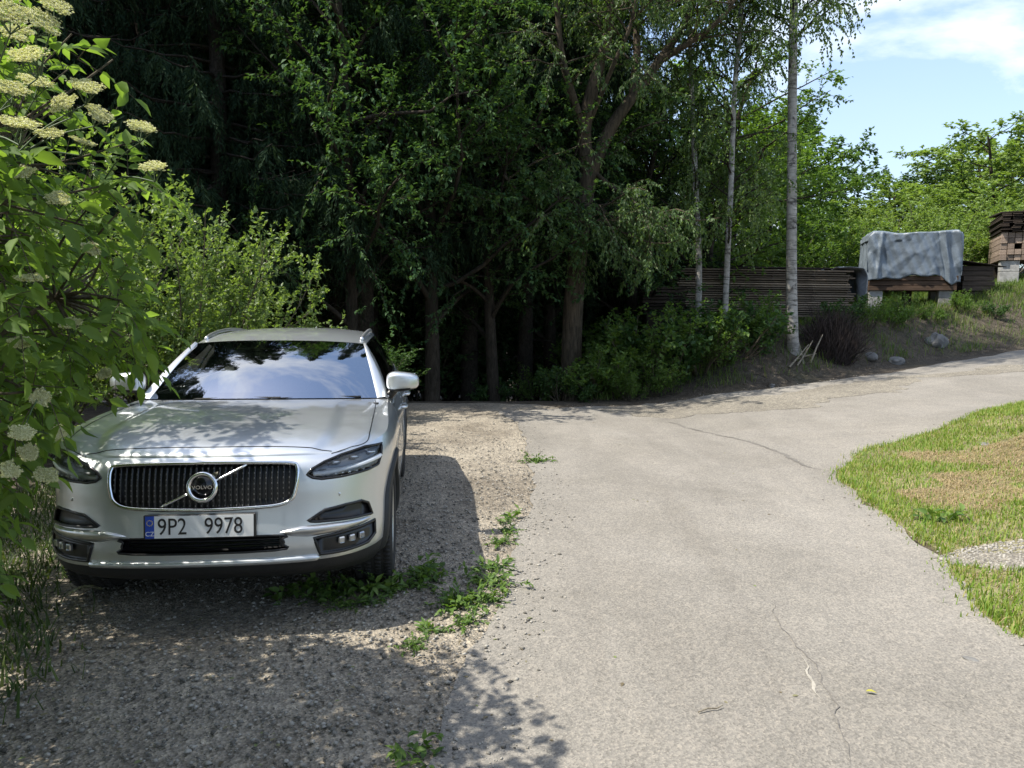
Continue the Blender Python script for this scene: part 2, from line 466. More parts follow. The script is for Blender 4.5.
# greenhouse sides: belt edge to roof edge
tb = lambda s: TA + (_ty(4.52)-TA)*s
def side_pt(s, v, o=0.0):
    s = np.asarray(s, float); v = np.asarray(v, float)
    B = edge_top(tb(s)); R = roof_pt(np.ones_like(s), s)
    p = B*(1-v[..., None]) + R*v[..., None]
    bul = .022*np.sin(PI*v)
    n = np.stack([np.full_like(s, .9), .0*s, np.full_like(s, .43)], -1)
    return p + n*(bul[..., None] + o)
def side_block(s0, s1, v0, v1, o=0.0, ns=12, nv=12):
    a, c = np.meshgrid(np.linspace(s0, s1, ns), np.linspace(v0, v1, nv), indexing='ij')
    return side_pt(a, c, o).reshape(-1, 3), grid_faces(ns, nv)
def both(name, blocks, mat):
    for sg in (1, -1):
        Vs = []; Fs = []; k = 0
        for V, F in blocks:
            V = V*[sg, 1, 1]; F = F if sg > 0 else F[:, ::-1]
            Vs.append(V); Fs.append(F + k); k += len(V)
        part(name, np.concatenate(Vs), np.concatenate(Fs), mat, CAR)
WIN = [(.045, .385), (.415, .745), (.775, .93)]
both('side_window', [side_block(a, c, .05, .92, -.004) for a, c in WIN[:1]], M['sideglass'])
both('side_window', [side_block(a, c, .05, .92, -.004) for a, c in WIN[1:2]], M['sideglass'])
both('side_window', [side_block(a, c, .05, .92, -.004) for a, c in WIN[2:]], M['sideglass'])
both('window_frame', [side_block(.0, .99, -.0, .05, .001, 60, 3), side_block(.0, .99, .92, .95, .001, 60, 3), side_block(.385, .415, .05, .92), side_block(.745, .775, .05, .92)], M['gloss_black'])
both('pillar', [side_block(0, .045, .05, .92, .002, 4), side_block(0, 1, .95, 1.0, .002, 60, 4), side_block(.93, 1.0, .05, .95, .002, 5)], M['paint'])
# A pillars beside the glass
for sg in (1, -1):
    A = [WSG[40 if sg > 0 else 0][i] for i in range(22)]
    Bq = [side_pt(0.0, v, .002)*np.array([sg, 1, 1]) for v in wsv]
    Bq = [np.array(q) for q in Bq]
    mid = [(np.array(a)+q)/2 + np.array([sg*.014, -.014, .012]) for a, q in zip(A, Bq)]
    V = A + mid + Bq; F = []
    for r in range(2):
        for i in range(21): F.append((r*22+i, r*22+i+1, (r+1)*22+i+1, (r+1)*22+i) if sg < 0 else (r*22+i, (r+1)*22+i, (r+1)*22+i+1, r*22+i+1))
    part('pillar', np.array(V), F, M['paint'], CAR)
# chrome belt line + roof rails
for sg in (1, -1):
    ss = np.linspace(.01, .97, 60)
    pts = [side_pt(s, .02, .004)*np.array([sg, 1, 1]) for s in ss]
    V, F = tube(pts, .007, 6); part('belt_strip', V, F, M['satin'], CAR)
    rr = [(roof_pt(np.array(sg*.955), w)) for w in np.linspace(.07, .9, 40)]
    lift = np.sin(np.linspace(0, PI, 40))**.35*.02
    pts = [r + np.array([0, 0, .004 + l]) for r, l in zip(rr, lift)]
    V, F = tube(pts, .0145, 8); part('roof_rail', V, F, M['satin'], CAR)
# aerial fin
mb = MB(); fv = [(-.022, 4.12, 1.455), (.022, 4.12, 1.455), (.022, 4.30, 1.44), (-.022, 4.30, 1.44), (0, 4.26, 1.505), (0, 4.29, 1.503)]
mb.add(fv, [(0, 1, 4), (1, 2, 5, 4), (2, 3, 5), (3, 0, 4, 5), (3, 2, 1, 0)]); mb.build('aerial', M['paint'], CAR)
# tailgate: from roof end down to the tail shell
top = roof_pt(ru, np.ones_like(ru)); tt = np.linspace(_ty(4.52), TMAX, 25)
et = edge_top(tt); bot = np.r_[et*[-1, 1, 1], et[::-1][1:]]
vv = np.linspace(0, 1, 14)
G = np.array([[top[i]*(1-v) + bot[i]*v + np.array([0, .05, .03])*math.sin(PI*v) for v in vv] for i in range(49)])
mi = np.zeros((48, 13), int); mi[6:42, 1:10] = 1
part('tailgate', G.reshape(-1, 3), grid_faces(49, 14), [M['paint'], M['gloss_black']], CAR, mi=mi.ravel())
for sg in (1, -1):
    tl = np.linspace(_ty(4.45), _ty(4.86), 16); zl = np.linspace(.72, 1.03, 8)
    A_, B_ = np.meshgrid(tl, zl, indexing='ij'); V = P(A_, B_, .006).reshape(-1, 3)*[sg, 1, 1]
    part('tail_light', V, grid_faces(16, 8) if sg > 0 else grid_faces(16, 8)[:, ::-1], M['redlens'], CAR)
# cowl and wipers
cu = np.linspace(-1, 1, 41)
A = bonnet_pt(cu, np.ones_like(cu)) + np.array([0, -.004, -.012]); Bq = ws_b + np.array([0, .01, -.006])
V, F = strip_between(list(A), list(Bq)); part('cowl', np.array(V), [f[::-1] for f in F], M['black'], CAR)
for (u0, u1, v1) in ((-.55, .18, .05), (.12, .86, .06)):
    a = ws_at(u0, -.01, -.004); c = ws_at(u1, v1-.05, -.006)
    mb = MB(); mb.tube([a, (a+c)/2 + np.array([0, 0, .004]), c], .007, 6); mb.tube([ws_at(u0-.02, -.03, .0), a], .01, 6)
    mb.build('wiper', M['black'], CAR)
# bonnet shut line and panel gaps, thin dark seams on the skin
def seam(pts, r=.0032): V, F = tube(pts, r, 5); return V, F
mb = MB()
sx = np.linspace(-.615, .615, 50); 
def top_at(x, y):
    h = BODYBVH.ray_cast(Vector((x, y, 2)), Vector((0, 0, -1))); return h[0] if h[0] is not None else Vector((x, y, .95))
shut = [top_at(x, .185 + .02*(abs(x)/.6)**3) for x in sx]
mb.add(*seam(shut))
for sg in (1, -1):
    side = [top_at(sg*x, y) for x, y in ((.615, .196), (.70, .262), (.785, .365), (.797, .5), (.797, .7), (.793, .98), (.784, 1.25), (.772, 1.46))]
    sp = smooth_poly([tuple(p) for p in side], 8, False)
    mb.add(*seam([top_at(p[0], p[1]) for p in sp]))
mb.build('panel_gap', M['black'], BODY, True)
# --- nose: grille
gp = smooth_poly(GR, 5)
V, F = front_patch(gp, -.045, .03, 0); part('grille', V, F, M['black'], CAR)
GRL = bpy.data.objects['grille']
mb = MB()
xs_ = np.arange(-.44, .441, .0285)
for x in xs_:
    col = [z for z in np.linspace(.645, .895, 60) if inpoly(gp*[.985, 1], np.array([x]), np.array([z]))[0]]
    if len(col) > 4:
        pts = [np.array(hit_front(x, z)[0]) + np.array([0, .022, 0]) for z in np.linspace(col[0], col[-1], 9)]
        V, F = tube(pts, .005, 6); mb.add(V, F, 0)
        for z in np.arange(.672, .88, .0265):
            if col[0]+.008 < z < col[-1]-.006:
                p = np.array(hit_front(x, z)[0]) + np.array([0, .014, 0]); mb.box(p, (.0046, .005, .008), m=1)
mb.build('grille_bars', [M['black'], M['stud']], GRL, False)
fr = front_line(gp, .004); V, F = tube(fr, .0105, 8, True); part('grille_frame', V, F, M['chrome'], GRL)
fr = front_line(gp*[1.022, 1]+[0, 0], .000); 
# emblem: iron ring, arrow, bar and lettering
mb = MB(); c0 = np.array(hit_front(-.003, .770)[0]) + np.array([0, -.004, 0])
ring = [c0 + np.array([.066*math.cos(a), 0, .066*math.sin(a)]) + np.array([0, .25*.066*math.sin(a)*.6, 0]) for a in np.linspace(0, 2*PI, 48, endpoint=False)]
mb.tube(ring, .0125, 10, 0, True)
mb.lathe([(-.003, .001), (-.003, .056), (.012, .056)], 32, 'y', 1, tuple(c0))
mb.add([c0+np.array(q) for q in ((.052, -.006, .074), (.080, -.006, .080), (.074, -.006, .052), (.050, .01, .046))], [(0, 2, 1), (0, 3, 2)], 0)
EMB = mb.build('emblem', [M['chrome'], M['gloss_black']], GRL, True)
bar = [np.array(hit_front(x, z)[0]) + np.array([0, .004, 0]) for x, z in zip(np.linspace(-.205, -.066, 8), np.linspace(.674, .74, 8))]
V, F = tube(bar, .0075, 6); part('emblem_bar', V, F, M['chrome'], GRL)
bar = [np.array(hit_front(x, z)[0]) + np.array([0, .004, 0]) for x, z in zip(np.linspace(.06, .205, 8), np.linspace(.80, .872, 8))]
V, F = tube(bar, .0075, 6); part('emblem_bar', V, F, M['chrome'], GRL)
def text_mesh(name, s, size, loc, mat, parent, rx=PI/2, extr=.0008, sx=1.0):
    cu_ = bpy.data.curves.new(name, 'FONT'); cu_.body = s; cu_.size = size; cu_.extrude = extr; cu_.align_x = 'CENTER'; cu_.align_y = 'CENTER'; cu_.resolution_u = 4
    tmp = bpy.data.objects.new('tmp_text', cu_); COL.objects.link(tmp)
    dg = bpy.context.evaluated_depsgraph_get(); me = bpy.data.meshes.new_from_object(tmp.evaluated_get(dg))
    bpy.data.objects.remove(tmp); bpy.data.curves.remove(cu_)
    me.materials.clear(); me.materials.append(mat)
    o = bpy.data.objects.new(name, me); link(o, parent); o.location = loc; o.rotation_euler = (rx, 0, 0); o.scale = (sx, 1, 1)
    return o
text_mesh('emblem_lettering', 'VOLVO', .026, tuple(c0 + np.array([0, -.0055, 0])), M['satin'], GRL, sx=1.15)
# --- number plate
PL = part('number_plate', *(lambda m: (m.v, m.f))((lambda m: (m.box((0, 0, 0), (.54, .012, .122), bev=.004), m)[1])(MB())), M['black'], CAR, False)
pc = np.array(hit_front(0, .585)[0]); PL.location = (-.008, pc[1]-.016, .581); PL.rotation_euler = (math.radians(-4), 0, 0)
mb = MB(); mb.box((.021, -.0075, 0), (.476, .004, .11)); mb.build('plate_face', M['plate'], PL)
mb = MB(); mb.box((-.2385, -.0075, 0), (.043, .004, .11)); mb.build('country_band', M['blue'], PL)
text_mesh('plate_number', '9P2', .118, (-.132, -.0105, -.002), M['ink'], PL, sx=.80)
text_mesh('plate_number', '9978', .118, (.114, -.0105, -.002), M['ink'], PL, sx=.80)
text_mesh('country_code', 'CZ', .032, (-.2385, -.0105, -.033), M['plate'], PL)
mb = MB()
for k in range(12):
    a = k*PI/6; c = (-.2385+.0135*math.sin(a), -.0102, .022+.0135*math.cos(a))
    mb.add([(c[0]+(.0035 if q % 2 == 0 else .0015)*math.sin(q*PI/5), c[1], c[2]+(.0035 if q % 2 == 0 else .0015)*math.cos(q*PI/5)) for q in range(10)], [tuple(range(10))])
mb.build('ring_of_stars', M['yellow'], PL)
# --- bumper openings and trim
V, F = front_patch(smooth_poly(LOW, 4), -.05, .04, 0); part('lower_intake', V, F, M['black'], CAR)
LI = bpy.data.objects['lower_intake']
mb = MB()
for z in (.462, .482, .502): mb.tube([np.array(hit_front(x, z)[0]) + np.array([0, .03, 0]) for x in np.linspace(-.365, .365, 20)], .006, 6)
mb.build('intake_bars', M['gloss_black'], LI)
V, F = tube(front_line(smooth_poly(LOW, 4), .001), .006, 6, True); part('intake_rim', V, F, M['black'], LI)
lip = [np.array(hit_front(x, .388)[0]) + np.array([0, -.004, 0]) for x in np.linspace(-.57, .57, 60)]
V, F = tube(lip, np.r_[.004, np.full(58, .017), .004], 10); part('skid_lip', V, F, M['paint'], CAR)
for sg in (1, -1):
    f = (lambda p: p) if sg > 0 else mir
    V, F = front_patch(f(sharp_poly(FUP, 4)), -.03, .03, 0); part('bumper_recess', V, F, M['black'], CAR)
    V, F = tube(front_line(f(sharp_poly(FUP, 4)), .001), .008, 6, True); part('recess_rim', V, F, M['black'], CAR)
    bx_ = np.linspace(.37, .812, 26); zt_ = np.interp(bx_, [.37, .40, .476, .64, .80, .812], [.538, .545, .560, .560, .551, .545]); zb_ = np.interp(bx_, [.37, .42, .514, .70, .80, .812], [.528, .508, .498, .508, .520, .528])
    rows = [[], [], [], [], []]
    for x, zt1, zb1 in zip(bx_, zt_, zb_):
        y0 = np.array(hit_front(x, (zt1+zb1)/2)[0]); k = min(1, (x-.37)/.06, (.812-x)/.03 + .25)
        for r_, (dy, z) in zip(rows, ((.03, zt1), (-.020*k, zt1-.007), (-.026*k, zt1-.014), (-.016*k, zb1+.006), (.03, zb1))): r_.append((sg*x, y0[1]+dy, z))
    F = grid_faces(5, 26); part('bumper_blade', np.array([p for r_ in rows for p in r_]), F if sg > 0 else F[:, ::-1], M['satin'], CAR, True)
    V, F = front_patch(f(sharp_poly(FBOX, 4)), -.012, .03, 0); fb = part('fog_lamp_housing', V, F, M['black'], CAR)
    V, F = tube(front_line(f(sharp_poly(FBOX, 4)), .001), .009, 6, True); part('housing_rim', V, F, M['black'], fb)
    for k, x in enumerate((.672, .722, .768)):
        h = np.array(hit_front(sg*x, .462)[0]); n = hit_front(sg*x, .462)[1]
        mb = MB(); rz = math.atan2(n.x, -n.y)
        mb.box(h + np.array([0, -.004, 0]), (.036, .02, .036), rz=rz, m=0, bev=.005); mb.box(h + np.array([n.x*.012, n.y*.012-.003, 0]), (.024, .008, .024), rz=rz, m=1)
        mb.build('fog_lamp', [M['satin'], M['lens']], fb)
    # headlight: dark bowl, chrome shelf, T-shaped running light, lens
    hp = f(sharp_poly(HEAD, 5))
    V, F = front_patch(hp, -.055, .025, 0); bowl = part('headlight', V, F, M['lamp_bowl'], CAR)
    V, F = tube(front_line(hp, .001), .007, 6, True); part('bezel', V, F, M['gloss_black'], bowl)
    V, F = front_patch(hp, .002, .022, .01); part('lens', V, F, M['lens'], bowl)
    mb = MB()
    L1 = [(.53, .812), (.6, .815), (.68, .824), (.77, .836), (.862, .852)]
    mb.tube([np.array(hit_front(sg*x, z)[0]) + np.array([0, .014, 0]) for x, z in smooth_poly(L1, 6, False)], .013, 8)
    L2 = [(.80, .815), (.806, .84), (.812, .87), (.815, .90)]
    mb.build('running_light', M['white'], bowl, True)
    mb = MB()
    for x, z in ((.64, .858), (.73, .872), (.81, .88)):
        h = np.array(hit_front(sg*x, z)[0]) + np.array([0, .035, 0]); mb.box(h, (.05, .02, .016), rz=sg*.5, m=0, bev=.004)
    for x in np.linspace(.57, .84, 9):
        h = np.array(hit_front(sg*x, .80)[0]) + np.array([0, .03, 0]); mb.box(h + np.array([0, 0, .004]), (.022, .03, .012), m=0)
    L3 = [(.555, .80), (.67, .803), (.80, .812), (.85, .82)]
    V, F = strip_between([np.array(hit_front(sg*x, z)[0]) + np.array([0, .012, 0]) for x, z in L3], [np.array(hit_front(sg*x, z)[0]) + np.array([0, .05, .028]) for x, z in L3]); mb.add(V, F)
    L4 = [(.60, .862), (.68, .885), (.79, .903), (.855, .904)]
    V, F = strip_between([np.array(hit_front(sg*x, z)[0]) + np.array([0, .015, 0]) for x, z in L4], [np.array(hit_front(sg*x, z-.012)[0]) + np.array([0, .05, -.01]) for x, z in L4]); mb.add(V, F)
    mb.build('reflector', M['satin'], bowl, True)
    # washer jet cover / parking sensor
    h, n = hit_front(sg*.66, .70); mb = MB(); mb.lathe([(-.002, .001), (-.002, .009), (.01, .01)], 16, 'y', 0, tuple(h)); mb.build('parking_sensor', M['paint'], CAR, True)
# --- wheels, arches
def hit_side(y, z):
    h = BODYBVH.ray_cast(Vector((2, y, max(z, .24))), Vector((-1, 0, 0)))
    return h[0].x if h[0] is not None else .9
for wy in WHY:
    for sg in (1, -1):
        an = np.linspace(math.radians(-8), math.radians(188), 60); rows = []
        for r, o in ((.386, -.05), (.386, .016), (.40, .022), (.436, .018), (.448, .004), (.45, -.01)):
            rows.append([(sg*(hit_side(wy+r*math.cos(a), WR+r*math.sin(a)) + o), wy + r*math.cos(a), WR + r*math.sin(a)) for a in an])
        V = [p for r in rows for p in r]; F = grid_faces(6, 60)
        part('wheel_arch', np.array(V), F if sg > 0 else F[:, ::-1], M['plastic'], CAR)
        rows = [[(sg*x, wy+.4*math.cos(a), WR+.4*math.sin(a)) for a in an] for x in (.89, .55)]
        V = [p for r in rows for p in r] + [(sg*.56, wy, WR)]; F = [tuple(q) for q in grid_faces(2, 60)] + [(60+i, 60+i+1, 120) for i in range(59)]
        part('wheel_well', np.array(V), F, M['interior'], CAR, False)
# sill cladding
for sg in (1, -1):
    ys = np.linspace(1.29, 3.37, 40)
    rows = [[(sg*(hit_side(y, z)+o), y, z) for y in ys] for z, o in ((.24, -.01), (.26, .008), (.33, .014), (.385, .012), (.40, -.002))]
    F = grid_faces(5, 40); part('sill', np.array([p for r in rows for p in r]), F[:, ::-1] if sg > 0 else F, M['plastic'], CAR)
def side_patch(poly, o, step, depth, sg):
    v, f = fill2d(poly, step); n = len(poly)
    top = [(sg*(hit_side(a, c)+o), a, c) for a, c in v]
    V = top + [(p[0]-sg*depth, p[1], p[2]) for p in top[:n]]; k = len(top)
    return V, [tuple(q) if sg > 0 else tuple(q)[::-1] for q in f] + [((i+1) % n, i, k+i, k+(i+1) % n) for i in range(n)]
D1 = [(1.30, .42), (1.36, .70), (1.40, .90), (1.58, 1.015), (2.1, 1.03), (2.60, 1.035), (2.62, .9), (2.62, .6), (2.60, .41), (2.0, .405)]
D2 = [(2.63, .41), (2.645, .6), (2.645, .9), (2.625, 1.038), (3.1, 1.045), (3.58, 1.05), (3.66, .95), (3.55, .82), (3.40, .66), (3.33, .5), (3.30, .42)]
for sg in (1, -1):
    for D, hy in ((D1, 2.42), (D2, 3.42)):
        V, F = side_patch(np.array(D), .0025, .06, .012, sg); d = part('door', V, F, M['paint'], CAR)
        hz = .885; hx = hit_side(hy, hz)
        V, F = tube([(sg*(hx+.0), hy-.12, hz), (sg*(hx+.03), hy-.095, hz+.002), (sg*(hx+.038), hy, hz+.004), (sg*(hx+.03), hy+.095, hz+.002), (sg*hx, hy+.12, hz)], .013, 8); part('handle', V, F, M['paint'], d)
def make_wheel():
    mb = MB(); mb.lathe([(-.10, .06), (-.10, .155), (.03, .16), (.03, .05)], 32, 'x'); w = mb.build('wheel', M['interior'], CAR, True)
    mb = MB()
    mb.lathe([(-.115, .245), (-.118, .30), (-.112, .335), (-.095, .354), (-.06, .3585), (.06, .3585), (.095, .354), (.112, .335), (.118, .30), (.112, .25), (.10, .243)], 64, 'x')
    for k in range(72):
        a = 2*PI*k/72
        for xo, sk in ((-.085, .02), (-.03, -.02), (.03, .02), (.085, -.02)):
            mb.box((xo, .3592*math.cos(a+sk*4), .3592*math.sin(a+sk*4)), (.038, .018, .008), rx=a+sk*4-PI/2, m=0)
    mb.build('tyre', M['rubber'], w, True)
    mb = MB(); mb.lathe([(-.11, .243), (-.08, .235), (.06, .228), (.095, .243), (.106, .247), (.106, .24), (.09, .226), (-.05, .222)], 64, 'x')
    for k in range(5):
        for s2 in (-.16, .16):
            a = 2*PI*k/5
            p0 = (.072, .05*math.cos(a+s2*1.2), .05*math.sin(a+s2*1.2)); p1 = (.082, .15*math.cos(a+s2*.9), .15*math.sin(a+s2*.9)); p2 = (.085, .235*math.cos(a+s2*1.25), .235*math.sin(a+s2*1.25))
            mb.tube([p0, p1, p2], [.018, .015, .017], 6)
    mb.lathe([(.05, .07), (.08, .062), (.09, .03), (.09, .001)], 24, 'x')
    mb.build('rim', M['rim'], w, True)
    return w
w0 = make_wheel()
for i, (wy, sg) in enumerate(((WHY[0], 1), (WHY[0], -1), (WHY[1], 1), (WHY[1], -1))):
    w = w0
    if i:
        w = w0.copy(); COL.objects.link(w); w.parent = CAR
        for g in list(w0.children): d = g.copy(); COL.objects.link(d); d.parent = w
    w.location = (sg*.80, wy, .359); w.rotation_euler = (.3*i, 0, 0 if sg > 0 else PI)
# --- door mirrors
def superell(c, r, e=.55, n=26, m=18):
    V = []; 
    f = lambda v: np.sign(v)*np.abs(v)**e
    for i in range(m+1):
        ph = -PI/2 + PI*i/m
        for k in range(n):
            th = 2*PI*k/n
            V.append((c[0]+r[0]*f(math.cos(ph))*f(math.cos(th)), c[1]+r[1]*f(math.cos(ph))*f(math.sin(th)), c[2]+r[2]*f(math.sin(ph))))
    F = [(i*n+k, i*n+(k+1) % n, (i+1)*n+(k+1) % n, (i+1)*n+k) for i in range(m) for k in range(n)]
    return np.array(V), F
for sg in (1, -1):
    V, F = superell((0, 0, 0), (.118, .075, .072), .6)
    V[:, 2] *= 1 - .22*np.clip((V[:, 0]+.02)/.14, -.3, 1)      # slimmer at the tip
    V[:, 1] += .035*np.clip(V[:, 0]/.118, 0, 1)**2
    V = V*[sg, 1, 1] + [sg*.955, 1.70, 1.152]
    if sg < 0: F = [q[::-1] for q in F]
    zc = np.array([V[list(q)].mean(0)[2] for q in F]); 
    mm = part('door_mirror', V, F, [M['paint'], M['black']], CAR, mi=(zc < 1.106).astype(int))
    mb = MB(); mb.tube([(sg*.80, 1.74, 1.035), (sg*.86, 1.725, 1.05), (sg*.91, 1.71, 1.11)], [.04, .032, .03], 10); mb.build('mirror_arm', M['black'], mm, True)
    mb = MB(); mb.box((sg*.96, 1.777, 1.155), (.17, .006, .1), bev=.002); mb.build('mirror_glass', M['chrome'], mm)
# --- interior seen through the glass
mb = MB(); mb.box((0, 1.78, .93), (1.5, .42, .16), bev=.05); mb.box((0, 1.62, .985), (1.4, .3, .06), bev=.025); mb.box((.38, 1.9, 1.02), (.4, .2, .09), bev=.03); mb.box((0, 2.0, .92), (.22, .02, .26), bev=.008)
mb.build('dashboard', M['dash'], CAR, True)
mb = MB(); ctr = np.array([.38, 2.12, .98]); 
ringp = [ctr + np.array([.185*math.cos(a), .185*math.sin(a)*.42, .185*math.sin(a)*.9]) for a in np.linspace(0, 2*PI, 40, endpoint=False)]
mb.tube(ringp, .016, 8, 0, True)
for a in (0, PI, -PI/2): mb.tube([ctr, ctr + np.array([.18*math.cos(a), .18*math.sin(a)*.42, .18*math.sin(a)*.9])], [.03, .015], 6)
mb.box(ctr, (.12, .05, .1), rx=.42, bev=.02); mb.build('steering_wheel', M['dash'], CAR, True)
def seat(x, y, w):
    mb = MB(); mb.box((x, y-.25, .56), (w, .54, .18), bev=.06); mb.box((x, y+.08, .87), (w, .18, .62), rx=-.25, bev=.06); mb.box((x, y+.2, 1.24), (min(w, .3), .11, .2), rx=-.2, bev=.045)
    mb.build('car_seat', M['seat'], CAR, True)
seat(.38, 2.75, .52); seat(-.38, 2.75, .52); seat(0, 3.7, 1.3)
mb = MB(); mb.box((0, 2.2, 1.33), (.23, .035, .065), bev=.015); mb.tube([(0, 2.2, 1.34), (0, 2.17, 1.40)], .012, 6); mb.build('rear_view_mirror', M['black'], CAR, True)
mb = MB(); mb.box((.66, 2.72, 1.08), (.05, .012, .52), rx=-.1, ry=-.16); mb.build('seat_belt', M['amber'], CAR)
mb = MB(); mb.box((0, 4.1, .55), (1.5, .9, .5)); mb.box((0, 2.6, .44), (1.6, 2.4, .06)); mb.build('cabin_floor', M['interior'], CAR)
# ================================================================== terrain
def softplus(x, k=2.0): return np.log1p(np.exp(np.clip(k*x, -60, 60)))/k
y_far = interp([-60, -3, 2.4, 5, 7.5, 12.5, 16, 30, 80], [13.4, 13.6, 14.3, 15.1, 16.3, 18.4, 19.6, 24, 40])
def H(x, y):
    """height of the land"""
    x = np.asarray(x, float); y = np.asarray(y, float)
    z = .092*softplus(x-2.8) - .045*softplus(x-22, .5)
    d = y - y_far(x)
    B = 1.05*sstep(1.8, 6.5, x) + .5*sstep(10.5, 16, x)
    z = z + B*sstep(-.1, 1.75 + 1.65*sstep(7.5, 13, x), d) + .05*np.clip(d-4, 0, 40)*sstep(5, 12, x)
    z = z - .16*np.clip(d-.2, 0, 14)*(1-sstep(.5, 3.5, x))*sstep(0, 2, d) 
    z = z + .32*np.exp(-((x-6.9)**2 + (y-8.4)**2)/2.0)
    z = z + .012*np.sin(x*1.9+y*.7)*np.sin(y*1.3-x*.4) + .006*np.sin(x*5.1-y*2.2)*np.sin(y*4.3+1)
    return z
def hz(x, y): return float(H(x, y))
def Gp(px, py):
    """point of the land seen at a picture position (survey)"""
    lo, hi = 1.5, 90.0; prev = None
    for D in np.linspace(1.5, 60, 1200):
        p = W(px, py, D)
        if p.z <= hz(p.x, p.y): return np.array([p.x, p.y])
    return np.array([p.x, p.y])

def ground_mat():
    m, nt, out = newmat('forest_soil'); v = pos(nt)
    n1 = noise(nt, .9, 6, .65, v); n2 = noise(nt, 9, 6, .7, v); n3 = noise(nt, 60, 3, .6, v)
    a = ramp(nt, [(.3, (.042, .034, .026)), (.5, (.085, .070, .053)), (.72, (.05, .055, .026))], n1.outputs[0]).outputs[0]
    b = ramp(nt, [(.35, (.04, .033, .025)), (.65, (.17, .143, .11))], n2.outputs[0]).outputs[0]
    c = mixc(nt, a, b, .5); c = mixc(nt, c, ramp(nt, [(.4, (.4,)*3), (.62, (1.2,)*3)], n3.outputs[0]).outputs[0], .8, 'MULTIPLY')
    p = princ(nt, out, c, .95, Specular_IOR_Level=.2)
    h = math_(nt, 'ADD', n2.outputs[0], math_(nt, 'MULTIPLY', n3.outputs[0], .5)); nt.links.new(bump(nt, h, .8, .03), p.inputs['Normal'])
    return m
def asphalt_mat():
    m, nt, out = newmat('old_asphalt'); v = pos(nt)
    w1 = noise(nt, .55, 5, .6, v, .6); w2 = noise(nt, 3.2, 5, .65, v); w3 = noise(nt, 260, 2, .5, v)
    vo = N(nt, 'ShaderNodeTexVoronoi'); vo.inputs['Scale'].default_value = 120; nt.links.new(v, vo.inputs['Vector'])
    vo2 = N(nt, 'ShaderNodeTexVoronoi'); vo2.inputs['Scale'].default_value = 52; nt.links.new(v, vo2.inputs['Vector'])
    base = ramp(nt, [(.28, (.170, .160, .142)), (.5, (.206, .194, .174)), (.72, (.238, .225, .203))], w1.outputs[0]).outputs[0]
    base = mixc(nt, base, ramp(nt, [(.3, (.84,)*3), (.7, (1.10, 1.09, 1.07))], w2.outputs[0]).outputs[0], .45, 'MULTIPLY')
    sp = ramp(nt, [(.0, (.42, .41, .4)), (.45, (.95,)*3), (1, (1.6, 1.56, 1.48))], vo.outputs['Color']).outputs[0]
    base = mixc(nt, base, sp, .6, 'MULTIPLY')
    mp = N(nt, 'ShaderNodeMapping'); mp.inputs['Scale'].default_value = (1.6, .22, 1); mp.inputs['Rotation'].default_value = (0, 0, -.12); nt.links.new(v, mp.inputs[0]); ws = noise(nt, 1.3, 5, .6, mp.outputs[0], .8)
    base = mixc(nt, base, ramp(nt, [(.36, (.84, .83, .82)), (.5, (1,)*3), (.66, (1.1, 1.09, 1.07))], ws.outputs[0]).outputs[0], .45, 'MULTIPLY')
    sp2 = ramp(nt, [(.1, (.7,)*3), (.5, (1.0,)*3), (.95, (1.35, 1.3, 1.25))], vo2.outputs['Color']).outputs[0]
    base = mixc(nt, base, sp2, .35, 'MULTIPLY')
    p = princ(nt, out, base, .88, Specular_IOR_Level=.25)
    h = math_(nt, 'ADD', vo.outputs['Distance'], math_(nt, 'MULTIPLY', w2.outputs[0], .8)); h = math_(nt, 'ADD', h, math_(nt, 'MULTIPLY', w3.outputs[0], .5))
    nt.links.new(bump(nt, h, .4, .005), p.inputs['Normal'])
    return m
def gravel_mat(name, cols, s=70):
    m, nt, out = newmat(name); v = pos(nt)
    w1 = noise(nt, .8, 5, .65, v, .5); w2 = noise(nt, 14, 5, .7, v)
    vo = N(nt, 'ShaderNodeTexVoronoi'); vo.inputs['Scale'].default_value = s; nt.links.new(v, vo.inputs['Vector'])
    vo2 = N(nt, 'ShaderNodeTexVoronoi'); vo2.inputs['Scale'].default_value = s*.4; nt.links.new(v, vo2.inputs['Vector'])
    base = ramp(nt, [(.3, cols[0]), (.5, cols[1]), (.7, cols[2])], w1.outputs[0]).outputs[0]
    base = mixc(nt, base, ramp(nt, [(0, (.45, .44, .42)), (.5, (.95,)*3), (1, (1.6, 1.55, 1.48))], vo.outputs['Color']).outputs[0], .85, 'MULTIPLY')
    base = mixc(nt, base, ramp(nt, [(.1, (.6,)*3), (.9, (1.4, 1.38, 1.3))], vo2.outputs['Color']).outputs[0], .45, 'MULTIPLY')
    base = mixc(nt, base, ramp(nt, [(.35, (.65,)*3), (.65, (1.15,)*3)], w2.outputs[0]).outputs[0], .6, 'MULTIPLY')
    p = princ(nt, out, base, .92, Specular_IOR_Level=.2)
    h = math_(nt, 'ADD', vo.outputs['Distance'], math_(nt, 'MULTIPLY', vo2.outputs['Distance'], 1.2)); h = math_(nt, 'ADD', h, w2.outputs[0])
    nt.links.new(bump(nt, h, .8, .014), p.inputs['Normal'])
    return m
GM = {'soil': ground_mat(), 'asphalt': asphalt_mat(),
      'gravel': gravel_mat('verge_gravel', [(.18, .157, .127), (.28, .25, .206), (.36, .325, .27)]),
      'dust': gravel_mat('pale_grit', [(.19, .175, .15), (.235, .217, .185), (.275, .254, .217)], 75),
      'turf': simple('turf_soil', (.16, .145, .07), .95, var=.45, scale=3.5, bmp=.6, bscale=30),
      'crack': simple('crack_filler', (.06, .056, .05), .9, var=.3), 'pale': simple('crack_dust', (.30, .28, .24), .9, var=.2, scale=30)}

